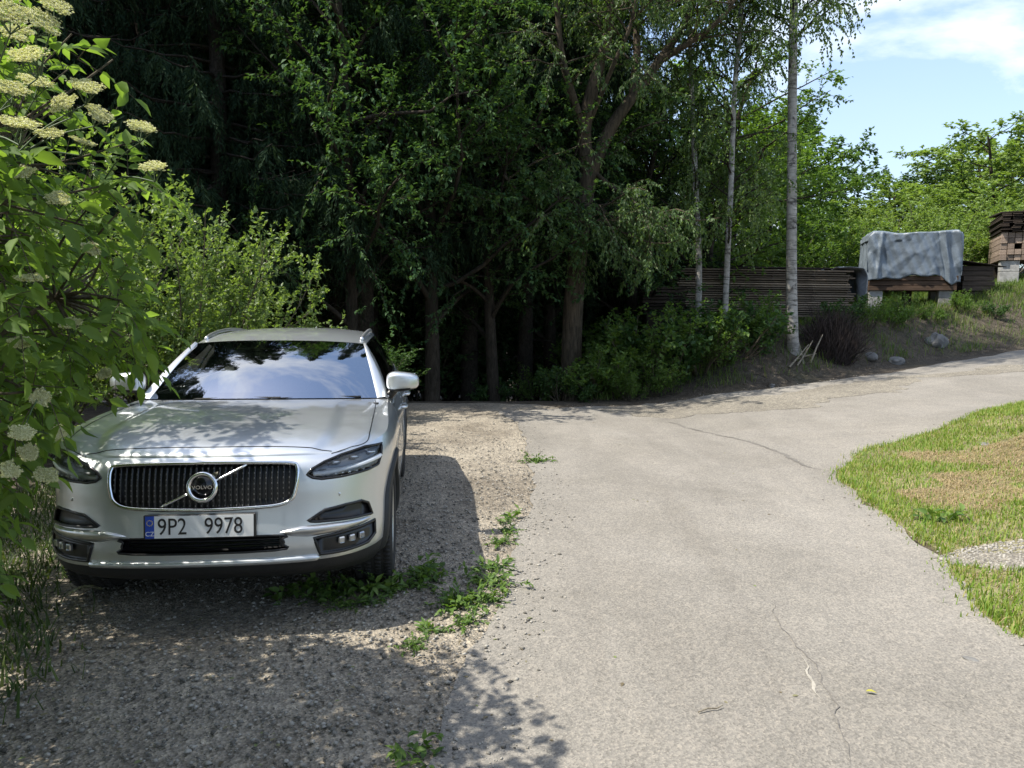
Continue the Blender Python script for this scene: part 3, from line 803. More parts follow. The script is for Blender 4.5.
def axis(a, b, fa, fb, s, S):
    mid = np.arange(fa, fb+s/2, s); k = 26
    lo = fa - np.geomspace(s, fa-a, k)[::-1]; hi = fb + np.geomspace(s, b-fb, k)
    return np.r_[lo, mid, hi]
gx = axis(-700, 700, -13, 20, .15, 0); gy = axis(-300, 1200, -3, 27, .15, 0)
GX, GY = np.meshgrid(gx, gy, indexing='ij')
GZ = H(GX, GY) - .02
o = part('ground', np.stack([GX, GY, GZ], -1).reshape(-1, 3), grid_faces(len(gx), len(gy)), GM['soil']); o['kind'] = 'structure'

def rough_poly(pts, step=.12, amp=.05, seed=0, closed=True):
    """outline with ragged edge"""
    r = np.random.default_rng(seed); p = smooth_poly(pts, 10, closed); q = [p[0]]
    for a in p[1:]:
        while np.linalg.norm(a - q[-1]) > step: q.append(q[-1] + (a-q[-1])/np.linalg.norm(a-q[-1])*step)
    q = np.array(q); n = len(q)
    w = sum(np.interp(np.arange(n), np.linspace(0, n, int(n*f)+3), r.normal(0, 1, int(n*f)+3)) / k for f, k in ((.12, 1.), (.35, 1.6), (.8, 2.5)))
    w = w*np.clip(np.minimum(np.arange(n), n-np.arange(n))/4, 0, 1)
    t = np.roll(q, -1, 0) - np.roll(q, 1, 0); t /= np.linalg.norm(t, axis=1)[:, None] + 1e-9
    return q + np.c_[t[:, 1], -t[:, 0]]*(w*amp)[:, None]
def sheet(name, poly, lift, mat, step=.3, kind='structure'):
    v, f = fill2d(poly, step)
    z = H(v[:, 0], v[:, 1]) + lift
    # outer rim turned down into the ground so the edge has thickness
    n = len(poly); V = np.r_[np.c_[v, z], np.c_[v[:n], z[:n]-.03]]; k = len(v)
    nrm = [(V[q[1]]-V[q[0]])[0]*(V[q[2]]-V[q[0]])[1]-(V[q[1]]-V[q[0]])[1]*(V[q[2]]-V[q[0]])[0] for q in f]
    f = [q if s > 0 else q[::-1] for q, s in zip(f, nrm)]
    F = list(f) + [(i, (i+1) % n, k+(i+1) % n, k+i) for i in range(n)]
    o = part(name, V, F, mat, None, False); o['kind'] = kind; return o

# verge of gravel on which the car stands (under the asphalt edge)
vg = [(-.2, -3), (.3, 0), (.3, 3.0), (.35, 6), (.6, 9), (.9, 12), (.6, 13.6), (-1, 13.9), (-4, 13.2), (-5.2, 10.5), (-4.6, 7), (-3.9, 4), (-3.6, 1.5), (-3.4, -3)]
sheet('gravel_verge', rough_poly(vg, .25, .06, 1), -.006, GM['gravel'], .35)
# road: left edge, far edge, branch to the right, near edge of the branch
left = [Gp(*q) for q in ((440, 767), (468, 690), (500, 612), (519, 550), (531, 500), (534, 470), (528, 442), (512, 420))]
far = [Gp(*q) for q in ((500, 412), (560, 408), (640, 403), (740, 389), (860, 371.5))]
near = [Gp(*q) for q in ((1018, 399), (960, 415), (905, 436), (858, 455), (838, 467), (850, 484), (880, 509), (925, 546), (975, 592), (1022, 637))]
rd = [np.array([-2.4, -9]), np.array([-1.3, -2]), np.array([-.7, 1.2])] + left + far + [np.array(q) for q in ((12.5, 18.3), (19, 21), (30, 25), (34, 21), (24, 17.2), (16, 14.6), (10.5, 12.3))] + near + [np.array(q) for q in ((2.55, 2.6), (2.5, 0), (2.2, -3), (1.6, -9))]
RD = rough_poly(rd, .12, .055, 2)
sheet('asphalt_road', RD, .004, GM['asphalt'], .32)
# pale grit washed along the far edge and at the mouth of the side road
gr1 = [Gp(*q) for q in ((600, 409), (680, 401), (760, 391), (860, 378), (930, 368), (1000, 357), (1010, 362), (900, 382), (800, 402), (740, 408), (660, 413))]
sheet('grit_drift', rough_poly(gr1, .12, .22, 5), .009, GM['dust'], .4)
gr2 = [Gp(*q) for q in ((938, 552), (968, 543), (1022, 534), (1080, 538), (1100, 556), (1040, 564), (995, 563), (955, 560))]
sheet('gravel_patch', rough_poly(gr2, .14, .09, 6), .009, GM['dust'], .3)
# triangle of turf between the two arms of the road
tf = [Gp(*q) for q in ((839, 467), (860, 454), (907, 435), (962, 414), (1020, 397))] + [np.array(q) for q in ((11, 12.2), (17, 14.4), (22, 13), (24, 4), (22, -6), (10, -7), (2.6, -6), (2.75, -2), (2.8, 0), (2.75, 3.0))] + [Gp(*q) for q in ((1018, 626), (978, 588), (928, 543), (884, 506), (852, 482))]
TURF = rough_poly(tf, .14, .04, 3)
sheet('turf_bank', TURF, .0055, GM['turf'], .4)

# cracks and a tarred seam in the asphalt: narrow ragged ribbons
def ribbon(name, pts, wd, mat, seed, lift=.0075):
    r = np.random.default_rng(seed); p = rough_poly(pts, .035, .018, seed, False); n = len(p)
    t = np.gradient(p, axis=0); t /= np.linalg.norm(t, axis=1)[:, None] + 1e-9; nn = np.c_[t[:, 1], -t[:, 0]]
    w = wd*(.5 + .9*r.random(n))*np.clip(np.minimum(np.arange(n), n-1-np.arange(n))/6, .08, 1)
    A = p + nn*w[:, None]; B = p - nn*w[:, None]*(.4+r.random(n))[:, None]
    V = np.r_[np.c_[A, H(A[:, 0], A[:, 1])+lift], np.c_[B, H(B[:, 0], B[:, 1])+lift]]
    F = [(i, i+1, n+i+1, n+i) for i in range(n-1)]
    o = part(name, V, F, mat); o['kind'] = 'structure'
CR = simple('crack_dark', (.14, .13, .117), .95, var=.3, scale=40)
ribbon('road_crack', [Gp(*q) for q in ((775, 600), (800, 642), (822, 672), (838, 710), (858, 766))], .003, CR, 11)
ribbon('road_crack', [Gp(*q) for q in ((806, 655), (812, 668), (824, 690), (833, 702))], .009, GM['pale'], 12, .0085)
ribbon('road_crack', [Gp(*q) for q in ((668, 420), (700, 428), (740, 436), (775, 447), (808, 462), (832, 467))], .022, simple('seam_tar', (.135, .125, .11), .9, var=.2, scale=20), 13)
# pebbles
def pebbles(name, P2, sizes, mats, seed):
    r = np.random.default_rng(seed); n = len(P2)
    base = np.array([(1,0,0),(-1,0,0),(0,1,0),(0,-1,0),(0,0,1),(0,0,-1)], float); tri = np.array([(0,2,4),(2,1,4),(1,3,4),(3,0,4),(2,0,5),(1,2,5),(3,1,5),(0,3,5)])
    V = base[None]*(.6+.7*r.random((n, 6, 1)))*sizes[:, None, None]*np.array([1, 1, .6])
    a = r.random(n)*6.28; c, s = np.cos(a)[:, None], np.sin(a)[:, None]
    X = V[..., 0]*c - V[..., 1]*s; Y = V[..., 0]*s + V[..., 1]*c
    V = np.stack([X + P2[:, :1], Y + P2[:, 1:], V[..., 2] + (H(P2[:, 0], P2[:, 1]) + .003)[:, None] + sizes[:, None]*.25], -1)
    F = (tri[None] + 6*np.arange(n)[:, None, None]).reshape(-1, 3)
    o = part(name, V.reshape(-1, 3), F, mats, None, False); o['kind'] = 'stuff'; return o
def pebmat(name, a, b):
    m, nt, out = newmat(name); g = N(nt, 'ShaderNodeNewGeometry'); r = ramp(nt, [(0, a), (1, b)], g.outputs['Random Per Island']); princ(nt, out, r.outputs[0], .85, Specular_IOR_Level=.25); return m
rg = np.random.default_rng(4)
q = np.c_[rg.uniform(-3.6, .9, 36000), np.abs(rg.normal(0, 1, 36000))*4.2 + 1.6]; q = q[q[:, 1] < 13.5]
rdm = inpoly(RD, q[:, 0], q[:, 1]); dd = np.array([np.min(np.hypot(*(RD[::2]-a).T)) for a in q])
q = q[(~rdm) | (dd < .45*rg.random(len(q))**2)]
pebbles('loose_gravel', q, .004 + .012*rg.random(len(q))**3.5, pebmat('pebble', (.07, .065, .055), (.36, .34, .3)), 5)
q = np.array([RD[i] + rg.normal(0, .14, 2) for i in rg.integers(0, len(RD), 9000)]); q = q[(q[:, 1] > 1.5) & (q[:, 1] < 16) & (q[:, 0] < 12)]
pebbles('edge_gravel', q, .003 + .012*rg.random(len(q))**3.5, pebmat('edge_pebble', (.1, .09, .08), (.36, .34, .3)), 6)
gp2 = np.array(gr2); q = np.c_[rg.uniform(gp2[:, 0].min(), gp2[:, 0].max(), 5000), rg.uniform(gp2[:, 1].min(), gp2[:, 1].max(), 5000)]; q = q[inpoly(gp2, q[:, 0], q[:, 1])]
pebbles('patch_gravel', q, .004 + .014*rg.random(len(q))**3, pebmat('patch_pebble', (.14, .13, .115), (.36, .34, .3)), 7)
# ================================================================== plants
def nrmz(a): return a/(np.linalg.norm(a, axis=-1, keepdims=True)+1e-9)
def leaves(P0, D, size, rng, wr=.5, fold=.18, droop=.0, flat=.6, shape='diamond'):
    """thin leaves from base points P0 along D; every leaf is its own little folded blade"""
    P0 = np.asarray(P0, float); n = len(P0); D = nrmz(np.asarray(D, float) + np.array([0, 0, -droop]))
    size = np.broadcast_to(size, (n,))[:, None]
    up = np.array([0, 0, 1.0])*flat + rng.normal(0, 1, (n, 3))*(1-flat)
    S = nrmz(np.cross(D, up)); Nn = np.cross(S, D)
    if shape == 'diamond':
        a = P0; b = P0 + D*size*.42 + S*size*wr*.5 + Nn*size*fold*wr; c = P0 + D*size - Nn*size*.06; d = P0 + D*size*.42 - S*size*wr*.5 + Nn*size*fold*wr
        V = np.stack([a, b, c, d], 1).reshape(-1, 3); k = np.arange(n)[:, None]*4
        F = np.concatenate([k + np.array([[0, 2, 1]]), k + np.array([[0, 3, 2]])], 0)
        return V, F
    h = Nn*size*fold*wr
    pts = [P0, P0 + D*size*.22 + S*size*wr*.40 + h*.8, P0 + D*size*.52 + S*size*wr*.48 + h*.9, P0 + D*size*.80 + S*size*wr*.22 + h*.3 - Nn*size*.05, P0 + D*size - Nn*size*.13,
           P0 + D*size*.80 - S*size*wr*.22 + h*.3 - Nn*size*.05, P0 + D*size*.52 - S*size*wr*.48 + h*.9, P0 + D*size*.22 - S*size*wr*.40 + h*.8, P0 + D*size*.5 + h*.0]
    V = np.stack(pts, 1).reshape(-1, 3); k = np.arange(n)[:, None]*9
    F = np.concatenate([k + np.array([t]) for t in ((0, 8, 2), (0, 2, 1), (8, 4, 3), (8, 3, 2), (0, 6, 8), (0, 7, 6), (8, 5, 4), (8, 6, 5))], 0)
    return V, F
class Skel:
    def __init__(s): s.V = []; s.F = []; s.k = 0; s.tw = []
    def tube(s, pts, rr, n):
        V, F = tube(pts, rr, n, False, False); s.V.append(V); s.F.append(np.array(F)+s.k); s.k += len(V)
    def arrays(s): return np.concatenate(s.V), np.concatenate(s.F)
def grow(sk, rng, p, d, L, r, lev, cfg):
    c = cfg[lev]; n = max(3, int(c.get('seg', 5))); pts = [np.array(p, float)]; d = nrmz(np.array(d, float)); ds = [d]
    for i in range(n):
        d = nrmz(d + rng.normal(0, c['wob'], 3) + np.array([0, 0, c.get('trop', 0)]))
        pts.append(pts[-1] + d*L/n); ds.append(d)
    pts = np.array(pts); last = lev == len(cfg)-1
    rr = np.linspace(r, r*(.25 if not last else .3), n+1)
    if r > c.get('minr', .002): sk.tube(pts, rr, c.get('sides', 5))
    if last or c.get('leafy'): sk.tw.append(pts)
    if last: return
    k = c['n']; k = int(rng.integers(max(1, int(k*.75)), int(k*1.25)+1)); az = rng.random()*6.28
    for j in range(k):
        t = c.get('t0', .25) + (1-c.get('t0', .25))*(j+rng.random()*.7)/k; t = min(t, .99)
        i = min(n-1, int(t*n)); f = t*n-i; q = pts[i]*(1-f)+pts[i+1]*f; dd = ds[i+1]
        az += 2.4 + rng.normal(0, .3); a = c['ang']*(1+rng.normal(0, .15))
        u = nrmz(np.cross(dd, [0.13, .27, 1] if abs(dd[2]) < .95 else [1, .1, 0])); w = np.cross(dd, u)
        nd = dd*math.cos(a) + (u*math.cos(az)+w*math.sin(az))*math.sin(a)
        sh = c.get('shape', lambda t: 1-.55*t)(t)
        grow(sk, rng, q, nd, L*c['ratio']*sh*(1+rng.normal(0, .12)), r*c.get('rr', .45)*(1-.5*t), lev+1, cfg)
def twig_leaves(tw, rng, spacing, size, ang=.9, droop=.2, wr=.55, flat=.6, shape='diamond', jit=.4, perpos=1, fold=.18):
    PP_, DD_ = [], []
    for pts in tw:
        seg = np.linalg.norm(np.diff(pts, axis=0), axis=1); L = seg.sum(); n = max(2, int(L/spacing)*perpos)
        t = rng.random(n)**.8*L; cs = np.r_[0, np.cumsum(seg)]; i = np.clip(np.searchsorted(cs, t)-1, 0, len(seg)-1); f = ((t-cs[i])/seg[i])[:, None]
        q = pts[i]*(1-f) + pts[i+1]*f; d = nrmz(pts[i+1]-pts[i])
        rv = nrmz(rng.normal(0, 1, (n, 3))*[1, 1, .5]); a = ang*(1+rng.normal(0, .25, n))[:, None]
        PP_.append(q); DD_.append(d*np.cos(a)+rv*np.sin(a)+rng.normal(0, jit*.3, (n, 3)))
    P0 = np.concatenate(PP_); D = np.concatenate(DD_)
    return leaves(P0, D, size*(.65+.6*rng.random(len(P0))), rng, wr, fold, droop, flat, shape)
def bark(name, a, b, s=6, stretch=.25, bm=.8):
    m, nt, out = newmat(name); v = pos(nt)
    mp = N(nt, 'ShaderNodeMapping'); mp.inputs['Scale'].default_value = (1, 1, stretch); nt.links.new(v, mp.inputs[0])
    n = noise(nt, s*4, 6, .7, mp.outputs[0], .4); n2 = noise(nt, s*.5, 4, .6, v)
    c = ramp(nt, [(.35, a), (.65, b)], n.outputs[0]).outputs[0]
    c = mixc(nt, c, ramp(nt, [(.35, (.6, .62, .55)), (.65, (1.15, 1.1, 1.05))], n2.outputs[0]).outputs[0], .7, 'MULTIPLY')
    p = princ(nt, out, c, .92, Specular_IOR_Level=.15); nt.links.new(bump(nt, n.outputs[0], bm, .03), p.inputs['Normal']); return m
def birch_bark():
    m, nt, out = newmat('birch_bark'); v = pos(nt)
    mp = N(nt, 'ShaderNodeMapping'); mp.inputs['Scale'].default_value = (3, 3, 22); nt.links.new(v, mp.inputs[0])
    n = noise(nt, 1.0, 5, .65, mp.outputs[0], .5); n2 = noise(nt, 5, 5, .7, v, .4)
    mp2 = N(nt, 'ShaderNodeMapping'); mp2.inputs['Scale'].default_value = (2.2, 2.2, 3.4); nt.links.new(v, mp2.inputs[0])
    n3 = noise(nt, 1.6, 4, .6, mp2.outputs[0], .8)
    c = ramp(nt, [(.32, (.17, .16, .145)), (.5, (.32, .305, .28)), (.7, (.42, .405, .38))], n2.outputs[0]).outputs[0]
    dk = ramp(nt, [(.53, (0, 0, 0)), (.63, (1, 1, 1))], n.outputs[0]).outputs[0]
    c = mixc(nt, c, (.06, .055, .05), math_(nt, 'MULTIPLY', dk, .75))
    dk2 = ramp(nt, [(.56, (0, 0, 0)), (.66, (1, 1, 1))], n3.outputs[0]).outputs[0]
    c = mixc(nt, c, (.045, .04, .037), math_(nt, 'MULTIPLY', dk2, .9))
    p = princ(nt, out, c, .75, Specular_IOR_Level=.2); nt.links.new(bump(nt, n.outputs[0], .4, .02), p.inputs['Normal']); return m
TM = {
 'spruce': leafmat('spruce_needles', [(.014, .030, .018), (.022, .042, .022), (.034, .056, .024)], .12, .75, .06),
 'maple': leafmat('maple_leaves', [(.040, .088, .038), (.058, .115, .044), (.085, .145, .052)], .3, .6, .14),
 'lime': leafmat('bright_leaves', [(.125, .195, .06), (.165, .24, .075), (.215, .285, .095)], .38, .5, .25),
 'mid': leafmat('mid_leaves', [(.07, .13, .036), (.10, .17, .042), (.135, .21, .055)], .45, .5, .25),
 'far': leafmat('far_leaves', [(.06, .115, .045), (.08, .14, .055), (.10, .165, .06)], .35, .55, .2),
 'birch': leafmat('birch_leaves', [(.075, .125, .045), (.105, .165, .055), (.15, .21, .075)], .48, .42, .4),
 'willow': leafmat('old_tree_leaves', [(.058, .105, .04), (.085, .145, .052), (.125, .185, .07)], .45, .45, .35),
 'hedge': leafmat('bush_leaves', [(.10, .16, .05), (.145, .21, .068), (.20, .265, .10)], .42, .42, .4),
 'elder': leafmat('elder_leaves', [(.088, .15, .042), (.125, .198, .052), (.17, .255, .075)], .5, .6, .15),
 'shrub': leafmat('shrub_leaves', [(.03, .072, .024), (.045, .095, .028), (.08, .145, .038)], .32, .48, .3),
 'weed': leafmat('weed_leaves', [(.07, .13, .03), (.10, .175, .038), (.15, .22, .055)], .35, .5, .3),
 'floret': leafmat('elder_florets', [(.52, .52, .30), (.66, .65, .42), (.74, .73, .54)], .3, .7, .2, tcol=1.0),
 'stalk': simple('flower_stalk', (.05, .085, .03), .6, var=.2),
 'barkD': bark('dark_bark', (.022, .018, .014), (.06, .05, .04)),
 'barkS': bark('spruce_bark', (.022, .019, .016), (.07, .06, .05), 8, .5),
 'barkW': bark('old_tree_bark', (.036, .030, .023), (.125, .10, .073), 5, .16, 1.0),
 'barkT': bark('twig_bark', (.07, .06, .045), (.15, .13, .10), 10),
 'birch_bark': birch_bark(),
}
def plant(name, label, cat, loc, sk, LV, LF, bark_m, leaf_m, wood='trunk', crown='crown', group=None, rz=0):
    t = thing(name, label, cat, loc, rz, group)
    V, F = sk.arrays(); part(wood, V, F, bark_m, t)
    part(crown, LV, LF, leaf_m, t, False)
    return t
# ---------------- spruces
def spruce(seed, h, cb, R, name, label, loc, group):
    rng = np.random.default_rng(seed); sk = Skel()
    sk.tube([(0, 0, -1.5), (0, 0, .2), (.02, 0, h*.5), (0, 0, h)], [.24, .19, .13, .02], 10)
    Lp, Ld, Ls = [], [], []
    z = 1.2
    while z < h-.2:
        f = np.clip((z-cb)/(h-cb), 0, 1); dead = z < cb
        for b in range(6 if not dead else 3):
            a = rng.random()*6.28; L = (R*(1-f)**.75*(.75+.4*rng.random())) if not dead else .5+.9*rng.random()
            L = max(L, .25); n = 7; s = np.linspace(0, 1, n)
            zz = z + .10*s*L - (.42*(1-.5*f))*L*s**1.5 + .22*L*s**4
            pts = np.c_[np.cos(a)*s*L, np.sin(a)*s*L, zz]; pts[1:] += rng.normal(0, .03, (n-1, 3))
            sk.tube(pts, np.linspace(.03 if not dead else .014, .006, n), 4)
            if dead: continue
            nt2 = max(8, int(L*15)); t = .12 + .88*rng.random(nt2)
            i = np.clip((t*(n-1)).astype(int), 0, n-2); ff = (t*(n-1)-i)[:, None]; q = pts[i]*(1-ff)+pts[i+1]*ff
            d0 = nrmz(pts[i+1]-pts[i]); side = np.cross(d0, [0, 0, 1])*np.where(rng.random(nt2) < .5, -1, 1)[:, None]
            TD = nrmz(d0*.35 + side*(.25+.5*rng.random((nt2, 1))) + np.array([0, 0, -1.0])*(.8+1.0*rng.random((nt2, 1))))
            TL = (.34 + .56*rng.random(nt2))*(1-.45*f)
            for m in range(17):
                u = (m+.5)/17; pp = q + TD*(TL*u)[:, None]; pp[:, 2] -= .12*TL*u*u
                sd = np.cross(TD, rng.normal(0, 1, (nt2, 3)))
                Lp.append(pp); Ld.append(TD*.75 + nrmz(sd)*.55); Ls.append(np.full(nt2, .13-.05*u))
        z += .27 if not dead else .40
    Lp = np.concatenate(Lp); Ld = np.concatenate(Ld); Ls = np.concatenate(Ls)
    LV, LF = leaves(Lp, Ld, Ls*(.8+.5*rng.random(len(Lp))), rng, .2, .1, .15, .3)
    return plant(name, label, 'spruce', loc, sk, LV, LF, TM['barkS'], TM['spruce'], group=group)
SPG = 'spruces of the shaded forest'
spA = spruce(1, 13.5, 2.6, 2.7, 'spruce_tree', 'tall dark spruce with hanging curtain branches, above the bush behind the car', (-5.3, 13.9, hz(-5.3, 13.9)), SPG)
spB = spruce(2, 14.5, 3.0, 2.5, 'spruce_tree', 'dark drooping spruce rising straight behind the car roof', (-2.9, 14.9, hz(-2.9, 14.9)), SPG)
back_lab = 'dark spruce with a bare lower trunk among the crowded shaded forest rows'
lab = {0: 'dark spruce with long drooping boughs at the left end of the forest edge', 1: 'shaded spruce standing left of the old forked tree'}
sp = [(-8.3, 12.9, 0, 1.1), (.3, 17.2, 1, 1.0), (-11.6, 12.6, 0, 1.1), (-1.0, 17.6, 1, 1.15), (-4.3, 18.2, 0, 1.2), (-7.4, 16.9, 1, 1.2), (-10.5, 16.4, 0, 1.25), (-14.6, 13.2, 1, 1.2),
      (2.7, 20.4, 0, 1.1), (-2.3, 21.3, 1, 1.25), (-6.0, 21.6, 0, 1.35), (.6, 22.3, 0, 1.3), (-9.3, 20.8, 1, 1.35), (-13.8, 18.0, 0, 1.35), (-18, 15, 1, 1.3),
      (-4.0, 25.2, 1, 1.4), (-.8, 26.4, 0, 1.4), (2.4, 26.5, 1, 1.35), (-7.8, 25.6, 0, 1.45), (-12, 24.5, 1, 1.45), (-16.5, 21.5, 1, 1.4), (-20, 19, 0, 1.4), (-22, 13, 1, 1.3),
      (-2.6, 30.5, 0, 1.4), (.8, 31, 1, 1.4), (-6.2, 30, 1, 1.5), (-10.5, 29, 0, 1.5), (-15.5, 27, 0, 1.5), (-20.5, 25, 1, 1.5), (-1, 36, 1, 1.6), (3, 37, 0, 1.6), (-5, 36, 0, 1.6), (-9.5, 35, 1, 1.6), (-14.5, 33, 0, 1.6), (-20, 31, 0, 1.6), (-11.2, 10.9, 1, 1.15), (-14.6, 10.4, 0, 1.25), (-18, 10.5, 1, 1.3), (-7.0, 14.8, 1, 1.15), (-1.0, 19.4, 0, 1.2), (-3.2, 16.9, 0, 1.2)]
rsp = random.Random(5)
for i, (x, y, k, s) in enumerate(sp):
    dup((spA, spB)[k], (x, y, hz(x, y)), rsp.random()*6.28, (s*.95, s*.95, s), lab.get(i, back_lab), SPG)
for (x, y, k, s, la) in [(-7.5, -7, 0, 1.15, 'unseen spruce added behind the viewer on the left to darken the car front'), (-3.2, -9.5, 1, 1.2, 'unseen spruce added behind the viewer, left of the road, to darken the car front'), (-11.5, -4.5, 1, 1.1, 'unseen spruce added behind the viewer at the far left to darken the car front'), (3.8, -12, 0, 1.2, 'unseen spruce added behind the viewer on the right of the road to darken the car front')]:
    dup((spA, spB)[k], (x, y, hz(x, y)), x, s, la)  # trees out of view, added so the car front reflects less sky
# ---------------- broad-leaved trees
def broadleaf(seed, h, R, cb, leaf, spacing, name, label, cat, loc, lm, bm='barkD', n1=13, r0=.16, per=1, group=None, droop=.25, rz=0, lev2=9, flat=.6):
    rng = np.random.default_rng(seed); sk = Skel()
    cfg = [dict(n=n1, t0=cb/h, ang=1.05, ratio=R/h*1.25, wob=.05, trop=.02, seg=8, sides=9, rr=.42, shape=lambda t: (.65+1.3*t-1.55*t*t) if True else 1),
           dict(n=lev2, t0=.2, ang=.8, ratio=.5, wob=.16, trop=.04, seg=6, sides=5, rr=.4),
           dict(n=6, t0=.1, ang=.75, ratio=.55, wob=.2, trop=-.02, seg=4, sides=3, minr=.004, leafy=True),
           dict(n=0, ang=.6, ratio=.5, wob=.2, trop=-.05, seg=3, sides=3, minr=.02)]
    grow(sk, rng, (0, 0, -.3), (0, 0, 1), h+.3, r0, 0, cfg)
    LV, LF = twig_leaves(sk.tw, rng, spacing, leaf, .9, droop, .62, flat, perpos=per)
    return plant(name, label, cat, loc, sk, LV, LF, TM[bm], TM[lm], group=group, rz=rz)
def recolour(r, lm):
    for c in r.children:
        if c.name.startswith('crown') or c.name.startswith('foliage'):
            c.material_slots[0].link = 'OBJECT'; c.material_slots[0].material = TM[lm]
mp0 = broadleaf(11, 8.8, 2.9, 1.6, .098, .034, 'maple_tree', 'dark green maple with layered leaves standing in the shade left of the old forked tree', 'maple', (-1.55, 14.6, hz(-1.55, 14.6)), 'maple', n1=19, flat=.84)
m2 = dup(mp0, (1.0, 18.6, hz(1, 18.6)), 2.2, 1.15, 'shaded maple crown filling the gap right behind the old forked tree')
m3 = dup(mp0, (5.0, 20.2, hz(5.0, 20.2)), 4.0, (1.0, 1.0, .78), 'leafy maple between the old forked tree and the two thin birches, behind the dark timber'); recolour(m3, 'mid')
dup(mp0, (-.35, 15.3, hz(-.35, 15.3)), 1.3, (.85, .85, .88), 'dark green maple hanging low just left of the old tree trunk'); dup(mp0, (-2.9, 13.9, hz(-2.9, 13.9)), 2.7, (.8, .8, .98), 'dark green maple hanging over the far end of the gravel behind the car')
m4 = dup(mp0, (2.8, 18.6, hz(2.8, 18.6)), 5.1, (1, 1, .72), 'dark maple crown low behind the fork of the old tree'); m5 = dup(mp0, (-3.6, 15.9, hz(-3.6, 15.9)), 3.0, (.95, .95, 1.05), 'dark maple deep in the shade between the two front spruces')
for (x, y, s, la) in [(-2.0, -5.8, 1.3, 'unseen maple added behind the viewer, left of the road, to block sky light'), (1.6, -8.2, 1.35, 'unseen maple added behind the viewer, at the road bend, to block sky light'), (-5.6, -4.6, 1.25, 'unseen maple added behind the viewer, far left, to block sky light')]: dup(mp0, (x, y, hz(x, y)), x, s, la)  # nearer unseen trees, added to keep sky light off the car nose
fa = broadleaf(21, 9.0, 3.4, 1.2, .19, .075, 'broadleaf_tree', 'bright green spreading tree directly behind the tarpaulin-covered stack', 'tree', (15.2, 31, hz(15.2, 31)), 'lime', n1=20, per=2)
fa.scale = (.8, .8, .40)
fb = broadleaf(22, 9.5, 3.0, 1.0, .20, .085, 'broadleaf_tree', 'blue green tall tree behind the white birch trunk, against the sky', 'tree', (15.0, 39, hz(15, 39)), 'far', n1=20, per=2)
fb.scale = (1.05, 1.05, .87)
for (x, y, k, rz, s, lm, la) in [
    (19.9, 31.5, 1, 1.0, (.95, .95, .60), 'lime', 'tallest bright green tree, left of the raised beam stack on the skyline'), (23.4, 32, 0, 2.0, (1.0, 1.0, .62), 'lime', 'bright green tree rising above the raised beam stack at the right edge'),
    (17.6, 35, 1, 3.3, (.85, .85, .42), 'lime', 'middle bright green tree in the row on the right skyline'), (12.4, 33.5, 0, .5, (.7, .7, .6), 'mid', 'low mid green tree between the blue green tree and the tarpaulin'),
    (9.4, 29, 1, 4.0, (.9, .9, .66), 'mid', 'mid green tree seen between the white birch and the two thin birches'), (7.0, 25.5, 0, 5.0, (.85, .85, .7), 'mid', 'mid green tree behind the two thin birches'),
    (22.6, 36.5, 0, 1.2, (1.0, 1.0, .66), 'lime', 'second-row bright green tree behind the tallest one on the right skyline'), (33, 33, 0, 2.4, (1.1, 1.1, .9), 'lime', 'bright green tree beyond the right end of the skyline row'), (39, 30, 1, 4.4, (1.1, 1.1, .9), 'lime', 'last bright green tree far out to the right'), (27.5, 34, 1, .2, (1, 1, .8), 'lime', 'bright green tree at the far right end of the skyline row'), (11.6, 43, 0, 2.6, (1.1, 1.1, .8), 'far', 'hazy tree left of the blue green tall tree, deep behind the birches'), (21, 40, 0, 5.2, (1, 1, .55), 'far', 'hazy green tree peeping between the bright skyline trees'),
    (6.4, 31.5, 1, 2.1, (1.1, 1.1, .95), 'mid', 'dark mid green tree deep behind the long board stack')]:
    d = dup((fa, fb)[k], (x, y, hz(x, y)-.1), rz, s, la); recolour(d, lm)
